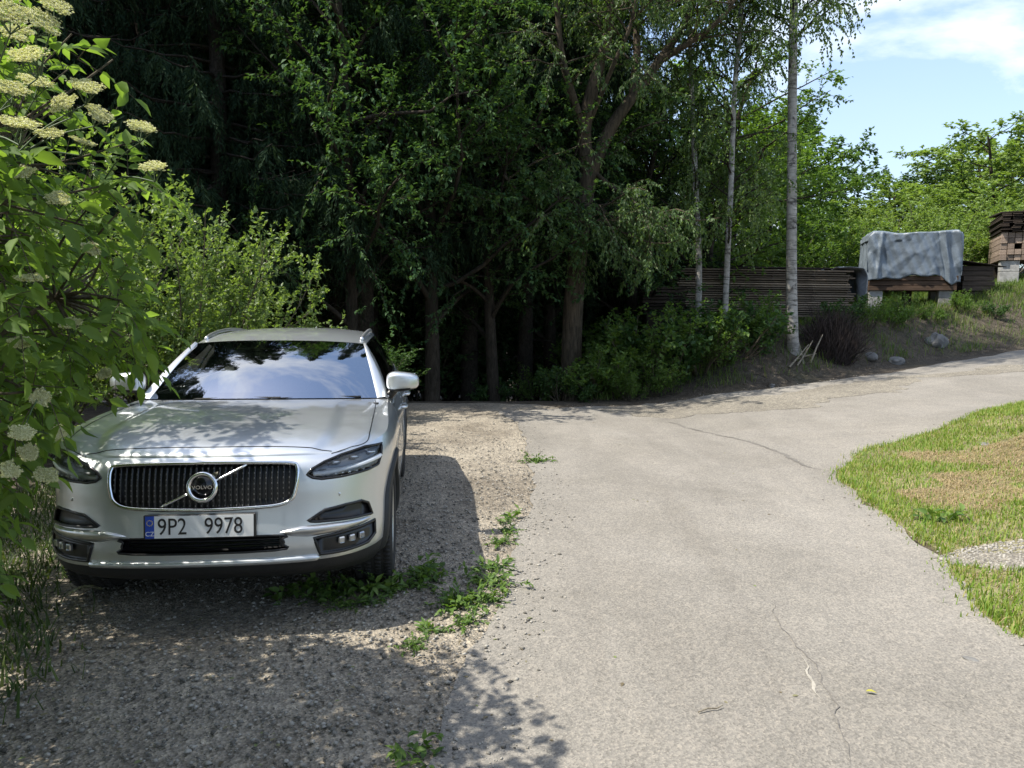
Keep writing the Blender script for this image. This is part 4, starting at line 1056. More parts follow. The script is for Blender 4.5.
# ---------------- old forked tree
def old_tree():
    rng = np.random.default_rng(31); sk = Skel()
    b = W(572, 362, 15.8); base = np.array([b.x, b.y, hz(b.x, b.y)-.2])
    L = lambda *q: [np.array(W(px, py, D)) for px, py, D in q]
    tr = [base] + L((571, 345, 15.8), (573, 290, 15.8), (577, 240, 15.8), (582, 195, 15.8), (586, 172, 15.8))
    off = base
    def lim(pts, r0, r1, n=9): P_ = smooth_poly(pts, 4, False) - off; sk.tube(P_, np.linspace(r0, r1, len(P_)), n); return P_
    lim(tr, .225, .175, 14)
    limbs = [L((586, 176, 15.8), (580, 130, 15.7), (590, 80, 15.6), (603, 30, 15.5), (607, -30, 15.4), (604, -110, 15.2)),
             L((587, 174, 15.8), (605, 130, 15.9), (628, 95, 16), (655, 58, 16.2), (684, 10, 16.4), (700, -50, 16.6)),
             L((583, 140, 15.7), (568, 95, 15.4), (556, 50, 15.2), (548, -20, 15), (530, -90, 14.8)),
             L((628, 95, 16), (632, 50, 16.2), (630, 0, 16.4), (640, -70, 16.6)),
             L((655, 58, 16.2), (690, 36, 16.0), (720, 10, 15.8), (742, -30, 15.7)),
             L((576, 230, 15.8), (552, 205, 15.4), (525, 200, 14.9), (500, 175, 14.5)),
             L((590, 170, 15.8), (615, 190, 15.3), (640, 205, 14.8), (668, 215, 14.5)),
             L((580, 195, 15.8), (560, 165, 16.2), (530, 140, 16.5)),
             L((586, 120, 15.7), (610, 60, 15.2), (626, 20, 15.0), (636, -40, 14.8)), L((577, 225, 15.7), (588, 205, 15.3), (598, 212, 15.0), (606, 226, 14.8)), L((578, 215, 15.7), (566, 198, 15.3), (555, 204, 15.0), (546, 220, 14.8))]
    cfg = [dict(n=7, t0=.15, ang=.8, ratio=.5, wob=.15, trop=.0, seg=6, sides=4, leafy=True), dict(n=6, t0=.15, ang=.6, ratio=.6, wob=.12, trop=-.16, seg=5, sides=3, minr=.004, leafy=True), dict(n=0, ang=.5, ratio=.5, wob=.12, trop=-.25, seg=4, sides=3, minr=.02)]
    for k, l in enumerate(limbs):
        P_ = lim(l, (.17, .15, .10, .09, .08, .06, .05, .05, .05, .03, .03)[k], (.05 if k in (0, 1, 3) else .025), 8)
        m = len(P_); L0 = np.linalg.norm(P_[-1]-P_[0])
        for j in range(14 if k < 5 else 11):
            i = int(m*((.46 if k in (0, 1) else .3) + (.52 if k in (0, 1) else .68)*(j+rng.random()*.6)/(14.0 if k < 5 else 11.0))); i = min(i, m-2)
            d = nrmz(P_[i+1]-P_[i]); rv = nrmz(rng.normal(0, 1, 3)*[1, 1, .6])
            grow(sk, rng, P_[i], d*.5+rv*.9, (1.2+1.3*rng.random())*(1 if k < 5 else .75), .022, 0, cfg)
    LV, LF = twig_leaves(sk.tw, rng, .032, .075, .7, .55, .42, .5)
    return plant('old_forked_tree', 'old leaning tree with thick brown trunk forking into bare limbs at the forest edge', 'tree', tuple(base), sk, LV, LF, TM['barkW'], TM['willow'])
old_tree()
# ---------------- birches
def birch(seed, path, r0, r1, label, nb, zlo, leafn=.055, Lb=1.6):
    rng = np.random.default_rng(seed); sk = Skel()
    pts = [np.array(W(*q)) for q in path]; base = pts[0].copy(); base[2] = hz(base[0], base[1])-.15; pts[0] = base
    P_ = smooth_poly(pts, 6, False) - base; rr = np.linspace(r0, r1, len(P_)); rr[0] *= 1.35; rr[1] *= 1.15
    sk.tube(P_, rr, 12)
    cfg = [dict(n=8, t0=.2, ang=.7, ratio=.55, wob=.1, trop=-.02, seg=6, sides=4, leafy=True), dict(n=4, t0=.1, ang=.5, ratio=.95, wob=.08, trop=-.34, seg=6, sides=3, minr=.003, leafy=True), dict(n=0, ang=.4, ratio=.8, wob=.07, trop=-.4, seg=5, sides=3, minr=.02)]
    zs = P_[:, 2]; top = zs[-1]
    for j in range(nb):
        z = zlo + (top-zlo)*(j+rng.random())/nb
        q = np.array([np.interp(z, zs, P_[:, k]) for k in range(3)]); a = rng.random()*6.28
        grow(sk, rng, q, (math.cos(a), math.sin(a), .75), Lb*(.7+.6*rng.random()), .022, 0, cfg)
    LV, LF = twig_leaves(sk.tw, rng, .036, leafn, .8, .6, .7, .5)
    t = plant('birch_tree', label, 'birch', tuple(base), sk, LV, LF, TM['birch_bark'], TM['birch'], group='birches by the board stack')
    for c in t.children:
        if c.name.startswith('trunk'):
            c.data.materials.append(TM['barkD']); m_ = np.ones(len(c.data.polygons), np.int32); m_[:len(sk.F[0])] = 0; c.data.polygons.foreach_set('material_index', m_)
    return t
birch(41, [(793, 341, 16.6), (790, 280, 16.6), (789, 200, 16.6), (788, 100, 16.6), (788, 0, 16.6), (790, -160, 16.6), (787, -280, 16.6), (790, -360, 16.6)], .125, .055, 'thick white birch trunk nearest the road, in front of the long board stack', 62, 6.4, .06, 2.2)
birch(42, [(698, 312, 16.9), (697, 260, 16.9), (693, 190, 16.9), (689, 120, 16.9), (685, 40, 16.9), (684, -80, 16.9), (688, -190, 16.9)], .075, .04, 'thin leaning birch, left of the two slender ones', 50, 3.0, .055, 1.3)
birch(43, [(724, 318, 16.5), (725, 270, 16.5), (728, 180, 16.5), (730, 90, 16.5), (736, 0, 16.5), (740, -120, 16.5), (742, -210, 16.5)], .068, .04, 'slender birch in the middle, half veiled by hanging leaves', 70, 2.2, .055, 1.35)
# ---------------- sunlit bush behind the car's left side, and darker neighbours
def bush(seed, h, R, leaf, spacing, name, label, loc, lm, nst=16, group=None, per=1, wr=.6, wood='TM'):
    rng = np.random.default_rng(seed); sk = Skel()
    cfg = [dict(n=9, t0=.25, ang=.6, ratio=.42, wob=.09, trop=.03, seg=7, sides=5, rr=.5), dict(n=7, t0=.1, ang=.7, ratio=.55, wob=.15, trop=.05, seg=5, sides=3, minr=.003, leafy=True), dict(n=0, ang=.6, ratio=.5, wob=.15, trop=.05, seg=4, sides=3, minr=.01)]
    for k in range(nst):
        a = rng.random()*6.28; t = .75*math.sqrt(rng.random())
        d = np.array([math.cos(a)*math.sin(t)*R/h*2, math.sin(a)*math.sin(t)*R/h*2, math.cos(t)])
        grow(sk, rng, (.15*math.cos(a), .15*math.sin(a), -.05), d, h*(.8+.25*rng.random())*(1-.12*t), .02, 0, cfg)
    LV, LF = twig_leaves(sk.tw, rng, spacing, leaf, .85, .15, wr, .6, perpos=per)
    return plant(name, label, 'bush', loc, sk, LV, LF, TM['barkT'], TM[lm], wood='stems', crown='foliage', group=group)
bs = bush(51, 3.0, 1.5, .062, .019, 'leafy_bush', 'sunlit small-leaved bush behind the car, up against the dark spruces', (-4.0, 8.9, hz(-4.0, 8.9)), 'hedge', 24)
bs.scale = (.86, .86, 1.0)
bt = dup(bs, (-5.4, 8.4, hz(-5.4, 8.4)), 1.9, (1.05, 1.05, 1.22), 'sunlit bush further left, half hidden by the flowering elder')
bu = dup(bs, (-4.7, 6.2, hz(-4.7, 6.2)), 3.6, .8, 'lower leafy bush between the elder and the car')
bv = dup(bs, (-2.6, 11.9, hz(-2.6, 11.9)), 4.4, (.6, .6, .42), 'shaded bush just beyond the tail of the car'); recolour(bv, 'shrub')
# ---------------- shrubs along the foot of the bank
shA = bush(61, 1.15, 1.0, .10, .05, 'bank_shrub', 'low shrub', (0, 0, 0), 'shrub', 12, 'shrubs on the bank', wr=.62)
shB = bush(62, 1.5, .8, .085, .045, 'bank_shrub', 'shrub', (0, 0, 0), 'shrub', 12, 'shrubs on the bank', wr=.6)
SH = [(562, 398, 14.6, 0, .62, 'pale-tipped shrub at the foot of the old forked tree'), (590, 396, 14.8, 1, .75, 'bright green young shrub right of the old tree trunk'), (616, 392, 15.0, 0, .9, 'broad-leaved shrub drooping to the road edge between the old tree and the bank'),
      (645, 380, 15.8, 1, 1.15, 'dark shrub below the small dark timber heap'), (668, 372, 16.0, 0, 1.35, 'wide dark shrub under the left thin birch'), (700, 362, 15.9, 1, 1.0, 'dark shrub at the foot of the middle slender birch'),
      (735, 356, 16.2, 0, 1.15, 'leafy shrub between the middle birch and the white birch'), (752, 346, 16.9, 1, .75, 'small shrub left of the white birch foot'),
      (866, 340, 18.0, 1, .55, 'green shrub in front of the left concrete leg of the covered stack'), (888, 334, 18.6, 0, .5, 'low green shrub under the tarpaulin stack'), (848, 345, 17.8, 0, .72, 'shrub between the brushwood heap and the covered stack'), (905, 330, 19.2, 1, .5, 'low tuft shrub below the right front leg of the covered stack'), (930, 330, 19.6, 0, .4, 'low leafy shrub above the squarish bank stone'), (962, 318, 20.6, 1, .42, 'small shrub high on the bank below the raised stack'), (990, 322, 20.4, 0, .38, 'low shrub on the bank at the right edge'),
      (600, 350, 17.2, 1, 1.1, 'tall dark shrub behind the bright young shrub'), (640, 345, 17.4, 0, 1.25, 'dark thicket shrub left of the dark timber heap'), (540, 395, 16.0, 1, .6, 'shaded shrub left of the old tree trunk'),
      (490, 400, 15.6, 0, .55, 'pale leafy shrub in the dark forest gap'), (575, 405, 14.4, 0, .4, 'small roadside shrub in front of the old tree'), (630, 400, 14.6, 1, .42, 'small shrub leaning over the road edge'), (655, 388, 14.9, 1, .55, 'roadside shrub below the left thin birch')]
rsh = random.Random(3)
for i, (px, py, D, k, s, la) in enumerate(SH):
    p = W(px, py, D); loc = (p.x, D, hz(p.x, D)-.03)
    if i == 0: r = shA; r.location = loc; r.scale = (s, s, s); r['label'] = la
    elif i == 1: r = shB; r.location = loc; r.scale = (s, s, s); r['label'] = la
    else: r = dup((shA, shB)[k], loc, rsh.random()*6.28, s, la)
    if i in (1, 2, 8, 9, 11, 12): recolour_ = [c for c in r.children if c.name.startswith('foliage')]
    else: recolour_ = []
    for c in recolour_: c.material_slots[0].link = 'OBJECT'; c.material_slots[0].material = TM['mid']
for i, (x, y, s, la) in enumerate([(-4.6, 19.5, 1.3, 'left of the bare spruce trunks'), (-2.2, 19.0, 1.15, 'between the bare spruce trunks'), (.1, 20.2, 1.2, 'in the gap left of the old tree'), (2.2, 23.0, 1.4, 'right behind the old tree'), (-7.5, 19, 1.3, 'deep behind the sunlit bush'),
      (4.4, 24.8, 1.5, 'behind the dark timber heap'), (-1.2, 24, 1.4, 'deep in the forest behind the car'), (-4.2, 23.2, 1.5, 'deep in the forest behind the car tail'), (1.6, 28.5, 1.7, 'at the back of the forest gap'), (-2.8, 28, 1.7, 'furthest back behind the trunks'), (5.2, 29, 1.7, 'far behind the thin birches'), (-7, 27.6, 1.7, 'far back on the left'), (-10.5, 22.6, 1.6, 'far left in the forest')]):
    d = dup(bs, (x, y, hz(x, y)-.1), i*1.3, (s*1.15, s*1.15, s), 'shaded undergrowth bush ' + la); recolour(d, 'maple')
for i, (x, y, sx, sz, lm, la) in enumerate([(10.4, 25.5, 1.2, .95, 'mid', 'low bush behind the left end of the tarpaulin'), (13.2, 26, 1.4, 1.0, 'lime', 'bright bush low behind the middle of the tarpaulin'), (15.6, 27.5, 1.4, 1.05, 'lime', 'bright bush in the gap between the covered stack and the raised stack'), (18.3, 28.5, 1.5, 1.0, 'lime', 'bright bush behind the raised stack'), (8.2, 24.0, 1.3, 1.0, 'mid', 'bush behind the right end of the long board stack'), (5.6, 22.8, 1.3, 1.0, 'mid', 'bush behind the middle of the long board stack'), (21.5, 29.5, 1.5, 1.1, 'lime', 'bright bush at the far right behind the raised stack')]):
    d = dup(bs, (x, y, hz(x, y)-.1), i*1.9, (sx, sx, sz), la); recolour(d, lm)
# ---------------- flowering elder beside the car
def elder(seed, ctr, rad, base, nleaf, name, label, flowers):
    rng = np.random.default_rng(seed); ctr = np.array(ctr); base = np.array(base); sk = Skel()
    t = thing(name, label, 'bush', tuple(base))
    P0, D0, S0 = [], [], []
    inner = []; es = []
    for k in range(15):                                    # arching stems
        u = nrmz(rng.normal(0, 1, 3)*[1, 1, .8]); tgt = ctr + u*rad*(.4+.22*rng.random()) - base; tgt[2] = max(tgt[2], .5)
        mid = tgt*[.35, .35, .62] + rng.normal(0, .08, 3); pts = smooth_poly([np.zeros(3), mid*.5, mid, (mid+tgt)/2+[0, 0, .08], tgt], 4, False)
        sk.tube(pts, np.linspace(.028, .008, len(pts)), 6); inner += list(pts[6:])
    inner = np.array(inner)
    n = 0
    while n < nleaf:
        u = nrmz(rng.normal(0, 1, 3)); r = rng.random()**.42; e = ctr + u*rad*r*(1+.10*math.sin(7*u[0]+5*u[2])+.08*math.sin(11*u[1]+3*u[2])) - base
        if e[2] + base[2] < .25: continue
        if e[2] < 1.45 and e[0]+base[0] > -(.685 - .095*sstep(1.0, 1.45, e[2]))*(e[1]+base[1]): continue   # kept off the car's side of the verge
        o = inner[np.argmin(np.linalg.norm(inner - e, axis=1))]
        if np.linalg.norm(e-o) > .15: 
            sk.tube(smooth_poly([o, (o+e)/2+rng.normal(0, .04, 3), e], 3, False), np.linspace(.007, .003, 7), 4)
        e = e - np.array([.15*float(sstep(1.75, 2.8, e[2]+base[2])), 0, 0]); es.append(e); d = nrmz(e-o+u*.3)
        for q in range(4):                                 # compound leaves, opposite pairs
            a = q*PI/2 + rng.random()*.6; v1 = nrmz(np.cross(d, [.1, .2, 1])); v2 = np.cross(d, v1)
            ld = nrmz(d*.55 + (v1*math.cos(a)+v2*math.sin(a))*.9 + np.array([0, 0, -.15])); Lr = .13+.08*rng.random(); st = e - d*.06*(q//2)
            sd = nrmz(np.cross(ld, [0, 0, 1])); n5 = int(rng.integers(2, 4))
            for j in range(n5):
                w = (.42 + .5*j/n5); b = st + ld*Lr*w + np.array([0, 0, -.05*w*w*Lr*4])
                for s in (-1, 1): P0.append(b); D0.append(ld*.5+sd*s*.85+[0, 0, -.2]); S0.append(.055+.030*rng.random())
            P0.append(st+ld*Lr+np.array([0, 0, -.2*Lr])); D0.append(ld+[0, 0, -.35]); S0.append(.065+.03*rng.random())
            sk.tube([st, st+ld*Lr*.5+np.array([0, 0, -.03*Lr]), st+ld*Lr+np.array([0, 0, -.2*Lr])], [.002, .0016, .001], 3)
            n += 1
    LV, LF = leaves(np.array(P0), np.array(D0), np.array(S0), rng, .46, .2, .1, .62, 'ovate')
    V, F = sk.arrays(); part('stems', V, F, TM['barkT'], t); part('foliage', LV, LF, TM['elder'], t, True)
    for (c, R) in flowers:                                 # flat creamy flower heads
        c = np.array(c) - base; tilt = nrmz(np.array([.15, -.55, .8]) + rng.normal(0, .25, 3) + nrmz(c+base-ctr)*.3); u1 = nrmz(np.cross(tilt, [1, .1, 0])); u2 = np.cross(tilt, u1)
        fs = Skel(); root = c - tilt*R*1.0; FP = []
        E_ = np.array(es); o = E_[np.argmin(np.linalg.norm(E_ - root, axis=1))]
        fs.tube(smooth_poly([o, (o+root)/2+[0, 0, .02], root], 3, False), np.linspace(.0032, .002, 7), 4)
        for q in range(5):
            a0 = q*2*PI/5 + rng.random()*.4; hub = root + tilt*R*.6 + (u1*math.cos(a0)+u2*math.sin(a0))*R*.42
            fs.tube([root, hub], [.0022, .0016], 3)
            for z in range(8):
                a1 = rng.random()*6.28; h2 = hub + tilt*R*.28 + (u1*math.cos(a1)+u2*math.sin(a1))*R*.28*math.sqrt(rng.random()) ; fs.tube([hub, h2], [.0012, .0008], 3)
                for y in range(14):
                    a2 = rng.random()*6.28; FP.append(h2 + tilt*R*(.05+.14*rng.random()) + (u1*math.cos(a2)+u2*math.sin(a2))*R*.27*math.sqrt(rng.random()))
        FP = np.array(FP); m = len(FP); Vf, Ff, kk = [], [], 0
        for arm in range(4):
            a = arm*PI/2 + rng.random(m)*.5; D = (u1*np.cos(a)[:, None]+u2*np.sin(a)[:, None]) + tilt*.35
            v, f = leaves(FP, D, np.full(m, .0046), rng, .7, .05, 0, .5); Vf.append(v); Ff.append(f+kk); kk += len(v)
        V, F = fs.arrays(); st_ = part('flower_head', np.concatenate(Vf), np.concatenate(Ff), TM['floret'], t, False); part('flower_stalk', V, F, TM['stalk'], st_)
    return t
fl = [((W(px, py, D)), R*.74) for px, py, D, R in ((38, 28, 2.3, .085), (22, 62, 2.1, .09), (82, 92, 2.3, .08), (138, 132, 2.45, .075), (150, 172, 2.5, .07), (40, 405, 2.3, .05), (22, 440, 2.15, .055), (48, 482, 2.35, .06), (12, 478, 2.2, .05), (30, 285, 2.2, .07), (15, 130, 2.0, .08), (70, 330, 2.6, .06), (6, 20, 2.0, .09), (104, 380, 2.9, .045), (50, 12, 2.35, .08), (12, 40, 2.2, .07), (30, 88, 2.25, .075), (58, 110, 2.3, .07), (95, 120, 2.35, .065), (8, 95, 2.1, .07), (45, 140, 2.3, .065), (80, 148, 2.35, .06), (18, 180, 2.2, .06), (55, 205, 2.3, .055), (30, 460, 2.3, .05), (60, 440, 2.45, .045), (90, 255, 2.45, .05), (20, 350, 2.2, .05))]
elder(71, (-2.22, 2.62, 1.66), np.array((.96, .85, 1.3)), (-2.75, 2.7, 0), 1650, 'elder_bush', 'flowering elder with creamy flower heads leaning over the car bonnet from the left', fl)
elder(73, (-4.1, 1.9, 1.7), np.array((1.0, 1.1, 1.35)), (-4.0, 2.2, 0), 260, 'elder_bush', 'unseen elder bush added beyond the left edge to cast shade on the gravel', [((-3.4, 1.6, 2.5), .08), ((-3.6, 2.4, 2.8), .08)])  # stands out of view, added for the shadow it throws on the ground
elder(72, (-3.30, 3.95, 2.0), np.array((.98, 1.15, 1.75)), (-3.6, 4.2, 0), 1200, 'elder_bush', 'elder bush close along the shaded side of the car, behind the flowering one', [((-2.9, 3.9, 1.6), .06), ((-2.75, 4.2, 2.2), .07), ((-3.0, 3.7, 2.6), .07)])
# ---------------- weeds and grass
def weed(seed, name, label, n, L, wr, up, lm='weed'):
    rng = np.random.default_rng(seed); P0, D0, S0 = [], [], []
    for k in range(n):
        a = rng.random()*6.28; r = .09*rng.random(); e = up*(.5+rng.random()); P0.append((r*math.cos(a), r*math.sin(a), .0)); D0.append((math.cos(a), math.sin(a), e)); S0.append(L*(.6+.7*rng.random()))
    LV, LF = leaves(np.array(P0), np.array(D0), np.array(S0), rng, wr, .25, 0, .8, 'ovate')
    t = thing(name, label, 'weed'); part('leaves', LV, LF, TM[lm], t); return t
def sprawl(seed, name, nst, Ls_, leaf, wr, up, lm='weed', spacing=.022):
    """loose clump of leafy stems"""
    rng = np.random.default_rng(seed); sk = Skel(); tw = []
    for k in range(nst):
        a = rng.random()*6.28; L = Ls_*(.35+.9*rng.random()); e = up*(.2+1.3*rng.random()); d = nrmz(np.array([math.cos(a), math.sin(a), e])); p = np.array([.045*rng.normal(), .045*rng.normal(), 0])
        pts = [p]
        for i in range(5): d = nrmz(d + rng.normal(0, .22, 3) + [0, 0, -.10]); pts.append(pts[-1]+d*L/5); pts[-1][2] = max(pts[-1][2], .008)
        pts = np.array(pts); sk.tube(pts, np.linspace(.0028, .0012, 6), 4); tw.append(pts)
    LV, LF = twig_leaves(tw, rng, spacing, leaf, .8, .1, wr, .75, 'ovate', fold=.22)
    t = thing(name, 'w', 'weed'); V, F = sk.arrays(); part('stems', V, F, TM['stalk'], t); part('leaves', LV, LF, TM[lm], t); return t
w1 = sprawl(81, 'dock_plant', 11, .19, .095, .5, .9, spacing=.034); w2 = sprawl(82, 'plantain_plant', 16, .13, .075, .34, .6, spacing=.026); w3 = sprawl(83, 'chickweed_plant', 26, .17, .034, .55, .55, spacing=.013)
WP = [(292, 602, 0, .7, 'leafy dock plant below the number plate, leftmost of the row of weeds'), (318, 606, 0, .65, 'dock plant second from the left in the row of weeds'), (345, 602, 1, .8, 'narrow-leaved plant in front of the front wheel'), (366, 596, 0, .75, 'dock plant touching the front tyre'), (392, 592, 2, 1.0, 'bushy weed just right of the front tyre'),
      (412, 590, 0, .6, 'weed in the car shadow right of the wheel'), (438, 576, 0, .75, 'tall leafy weed at the edge of the car shadow'), (452, 603, 1, 1.0, 'sunlit narrow-leaved weed in front of the car shadow'), (470, 606, 2, 1.0, 'sunlit low weed beside the narrow-leaved one'), (494, 585, 2, 1.1, 'yellow green weed on the asphalt edge, beside the front of the car'), (503, 568, 1, .85, 'yellow green weed further up the asphalt edge'),
      (488, 604, 2, .8, 'small weed at the bend of the asphalt edge'), (472, 625, 2, .7, 'small weed between the car and the tree shadow on the road'), (438, 636, 1, .6, 'tiny weed on sunlit gravel before the car'), (417, 650, 2, .55, 'tiny sprig in the dappled gravel'), (509, 521, 0, .6, 'small weed on the asphalt edge level with the mirror shadow'), (512, 533, 2, .6, 'low weed at the tip of the mirror shadow'), (537, 462, 2, 1.0, 'grassy weed at the asphalt corner beyond the car'),
      (938, 516, 0, .85, 'dark leafy weed at the tip of the bare gravel on the turf'), (352, 612, 2, .6, 'low weed in front of the row of docks'), (335, 596, 2, .8, 'weed in the shade under the bumper'), (380, 606, 1, .7, 'small weed below the front tyre'), (424, 582, 2, .9, 'soft weed in the car shadow'), (505, 545, 2, .7, 'creeping weed on the asphalt edge by the front wheel'), (425, 766, 0, .5, 'leafy sprig at the bottom edge in front of the tree shadow')]
WG = 'weeds along the verge'
used = set()
for i, (px, py, k, s, la) in enumerate(WP):
    g = Gp(px, py); src = (w1, w2, w3)[k]; loc = (g[0], g[1], hz(*g)+.002)
    s *= 1.0
    if k not in used: used.add(k); r = src; r.location = loc; r.scale = (s, s, s); r['label'] = la; r['group'] = WG; r.rotation_euler = (0, 0, i)
    else: dup(src, loc, i*1.7, s, la, WG)
def blades(name, P2, hts, mat, seed, lean=.35, wd=.004):
    rng = np.random.default_rng(seed); n = len(P2); a = rng.random(n)*6.28; z = H(P2[:, 0], P2[:, 1]) + .004
    b = np.c_[P2, z]; ln = lean*(.3+1.2*rng.random(n)); D = np.c_[np.cos(a)*ln, np.sin(a)*ln, np.ones(n)]; D = nrmz(D); s = np.c_[-np.sin(a), np.cos(a), np.zeros(n)]*wd*(.6+.8*rng.random((n, 1)))
    h = hts[:, None]; mid = b + D*h*.55; tip = b + D*h + np.c_[np.cos(a)*ln, np.sin(a)*ln, -ln*.5]*h*.5
    V = np.stack([b-s, b+s, mid+s*.7, tip, mid-s*.7], 1).reshape(-1, 3); k = np.arange(n)[:, None]*5
    F = np.concatenate([k+np.array([t]) for t in ((0, 1, 2), (0, 2, 4), (4, 2, 3))], 0)
    o = part(name, V, F, mat, None, False); return o
GMt = leafmat('grass_blades', [(.11, .20, .03), (.16, .26, .04), (.23, .30, .06), (.30, .28, .10)], .35, .55, .25)
STR = leafmat('dry_straw', [(.25, .185, .10), (.36, .275, .15), (.45, .36, .21)], .2, .7, .2, tcol=1.0)
rg = np.random.default_rng(8)
q = np.r_[np.c_[rg.uniform(2.3, 10, 400000), 2.6+9.4*rg.random(400000)**1.25], np.c_[rg.uniform(2.4, 16, 90000), rg.uniform(-5, 4, 90000)], np.c_[rg.uniform(10, 17, 40000), rg.uniform(2, 13.5, 40000)]]; q = q[inpoly(TURF, q[:, 0], q[:, 1])]
bare = np.array(gr2); q = q[~inpoly(bare, q[:, 0], q[:, 1])]
ed = np.array([np.min(np.hypot(*(TURF[::3]-a).T)) for a in q])
hay = np.array([Gp(*a) for a in ((925, 478), (945, 452), (968, 436), (1000, 424), (1023, 417), (1080, 430), (1080, 515), (1010, 512), (965, 500), (938, 490))])
nz = np.sin(q[:, 0]*3.1+q[:, 1]*1.7)*np.sin(q[:, 1]*2.6-q[:, 0]) 
wob = np.c_[.35*np.sin(q[:, 1]*3.1+1)+.2*np.sin(q[:, 0]*7+q[:, 1]*5), .35*np.sin(q[:, 0]*2.7)+.2*np.sin(q[:, 1]*6.3)]; inh = inpoly(hay, q[:, 0]+wob[:, 0], q[:, 1]+wob[:, 1])
kg = (~inh & (rg.random(len(q)) < .62+.25*nz)) | (inh & (rg.random(len(q)) < .12+.15*nz))
rim = np.array([TURF[i] for i in rg.integers(0, len(TURF), 9000)]) + rg.normal(0, .05, (9000, 2)); rim = rim[(rim[:, 0] < 10) & (rim[:, 1] < 12)]
g_ = np.r_[q[kg], rim]; o = blades('turf_grass', g_, (.02+.05*rg.random(len(g_))**1.5+.02*np.clip(np.sin(g_[:, 0]*4.3)*np.sin(g_[:, 1]*5.1+g_[:, 0]), 0, 1))*np.where(inpoly(hay, g_[:, 0], g_[:, 1]), .8, 1.0), GMt, 9); tag(o, 'short sunlit grass on the turf between the two road arms', 'grass', kind='stuff')
s_ = q[(inh & (rg.random(len(q)) < .75)) | (rg.random(len(q)) < .10)]; o = blades('mown_straw', s_, .03+.06*rg.random(len(s_)), STR, 10, 2.6, .0025); tag(o, 'dry mown hay lying on the turf', 'hay', kind='stuff')
# rough grass and litter on the bank and below the elder
q = np.c_[rg.uniform(1.5, 17, 110000), rg.uniform(14, 27, 110000)]; d = q[:, 1]-y_far(q[:, 0])
nz = np.sin(q[:, 0]*2.3+q[:, 1]*1.1)*np.sin(q[:, 1]*1.9-q[:, 0]*.7)
lush = sstep(10.5, 13, q[:, 0])*sstep(1.4, 2.8, d)
g_ = q[(d > .3) & (rg.random(len(q)) < .12+.45*np.clip(nz, 0, 1)+.75*lush)]
o = blades('bank_grass', g_, .10+.22*rg.random(len(g_)), leafmat('bank_blades', [(.06, .115, .025), (.10, .165, .035), (.16, .19, .055)], .35, .55, .25), 11, .5, .006); tag(o, 'rough grass growing on the bank below the timber stacks', 'grass', kind='stuff')
s_ = q[(d > .1) & (d < 5) & (rg.random(len(q)) < .22)]; o = blades('bank_litter', s_, .06+.14*rg.random(len(s_)), leafmat('litter', [(.07, .055, .04), (.13, .105, .075), (.2, .165, .12)], .1, .8, .1, tcol=1.0), 12, 3.0, .005); tag(o, 'dry stalks and litter on the soil bank', 'litter', kind='stuff')
q = np.c_[rg.uniform(-4.4, -1.5, 26000), rg.uniform(1.3, 9, 26000)]; q = q[(q[:, 0] < -2.05-.10*np.abs(q[:, 1]-3)-.55*sstep(3, 4.5, q[:, 1])+rg.normal(0, .12, len(q)))]
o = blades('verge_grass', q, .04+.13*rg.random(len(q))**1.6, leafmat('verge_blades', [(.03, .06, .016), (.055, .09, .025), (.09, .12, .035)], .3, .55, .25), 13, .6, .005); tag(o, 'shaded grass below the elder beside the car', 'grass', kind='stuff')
# fallen leaves and twigs on the shaded gravel
q = np.r_[np.c_[rg.uniform(-2.6, .2, 200), rg.uniform(1.7, 4.2, 200)], np.c_[rg.uniform(-.4, 3, 60), rg.uniform(2.2, 13, 60)]]; a = rg.random(260)*6.28
LV, LF = leaves(np.c_[q, H(q[:, 0], q[:, 1])+.006], np.c_[np.cos(a), np.sin(a), .05*rg.random(260)], .012+.028*rg.random(260)**2, rg, .5, .1, 0, .95, 'ovate')
o = part('leaf_litter', LV, LF, leafmat('dead_leaves', [(.10, .08, .05), (.2, .17, .11), (.16, .2, .08)], .15, .7, .2, tcol=1.0), None); tag(o, 'small dead leaves scattered over the shaded gravel and the road', 'litter', kind='stuff')
# ================================================================== timber stacks and small things
def wood(name, a, b, s=3, stretch=.06, bm=.5):
    m, nt, out = newmat(name); v = pos(nt)
    oi = N(nt, 'ShaderNodeObjectInfo')
    mp = N(nt, 'ShaderNodeMapping'); mp.inputs['Scale'].default_value = (stretch*10, 10, 10); nt.links.new(v, mp.inputs[0])
    n = noise(nt, s, 6, .7, mp.outputs[0], .5); n2 = noise(nt, 2.2, 4, .6, v)
    c = ramp(nt, [(.3, a), (.7, b)], n.outputs[0]).outputs[0]
    c = mixc(nt, c, ramp(nt, [(0, (.5, .48, .46)), (1, (1.55, 1.47, 1.38))], oi.outputs['Random']).outputs[0], .9, 'MULTIPLY')
    c = mixc(nt, c, ramp(nt, [(.35, (.7,)*3), (.65, (1.15,)*3)], n2.outputs[0]).outputs[0], .6, 'MULTIPLY')
    p = princ(nt, out, c, .88, Specular_IOR_Level=.2); nt.links.new(bump(nt, n.outputs[0], bm, .01), p.inputs['Normal']); return m
WD = wood('weathered_board', (.10, .08, .062), (.27, .22, .17)); WD2 = wood('brown_beam', (.04, .028, .021), (.12, .082, .06)); WD3 = wood('dark_old_wood', (.02, .016, .013), (.06, .048, .04)); WD4 = wood('red_grey_beam', (.12, .095, .078), (.29, .235, .195))
CONC = simple('concrete_block', (.30, .295, .28), .9, var=.3, scale=8, bmp=.5, bscale=50); CONCD = simple('grey_concrete', (.2, .19, .18), .9, var=.3, scale=8, bmp=.5, bscale=50)
rp = random.Random(17)
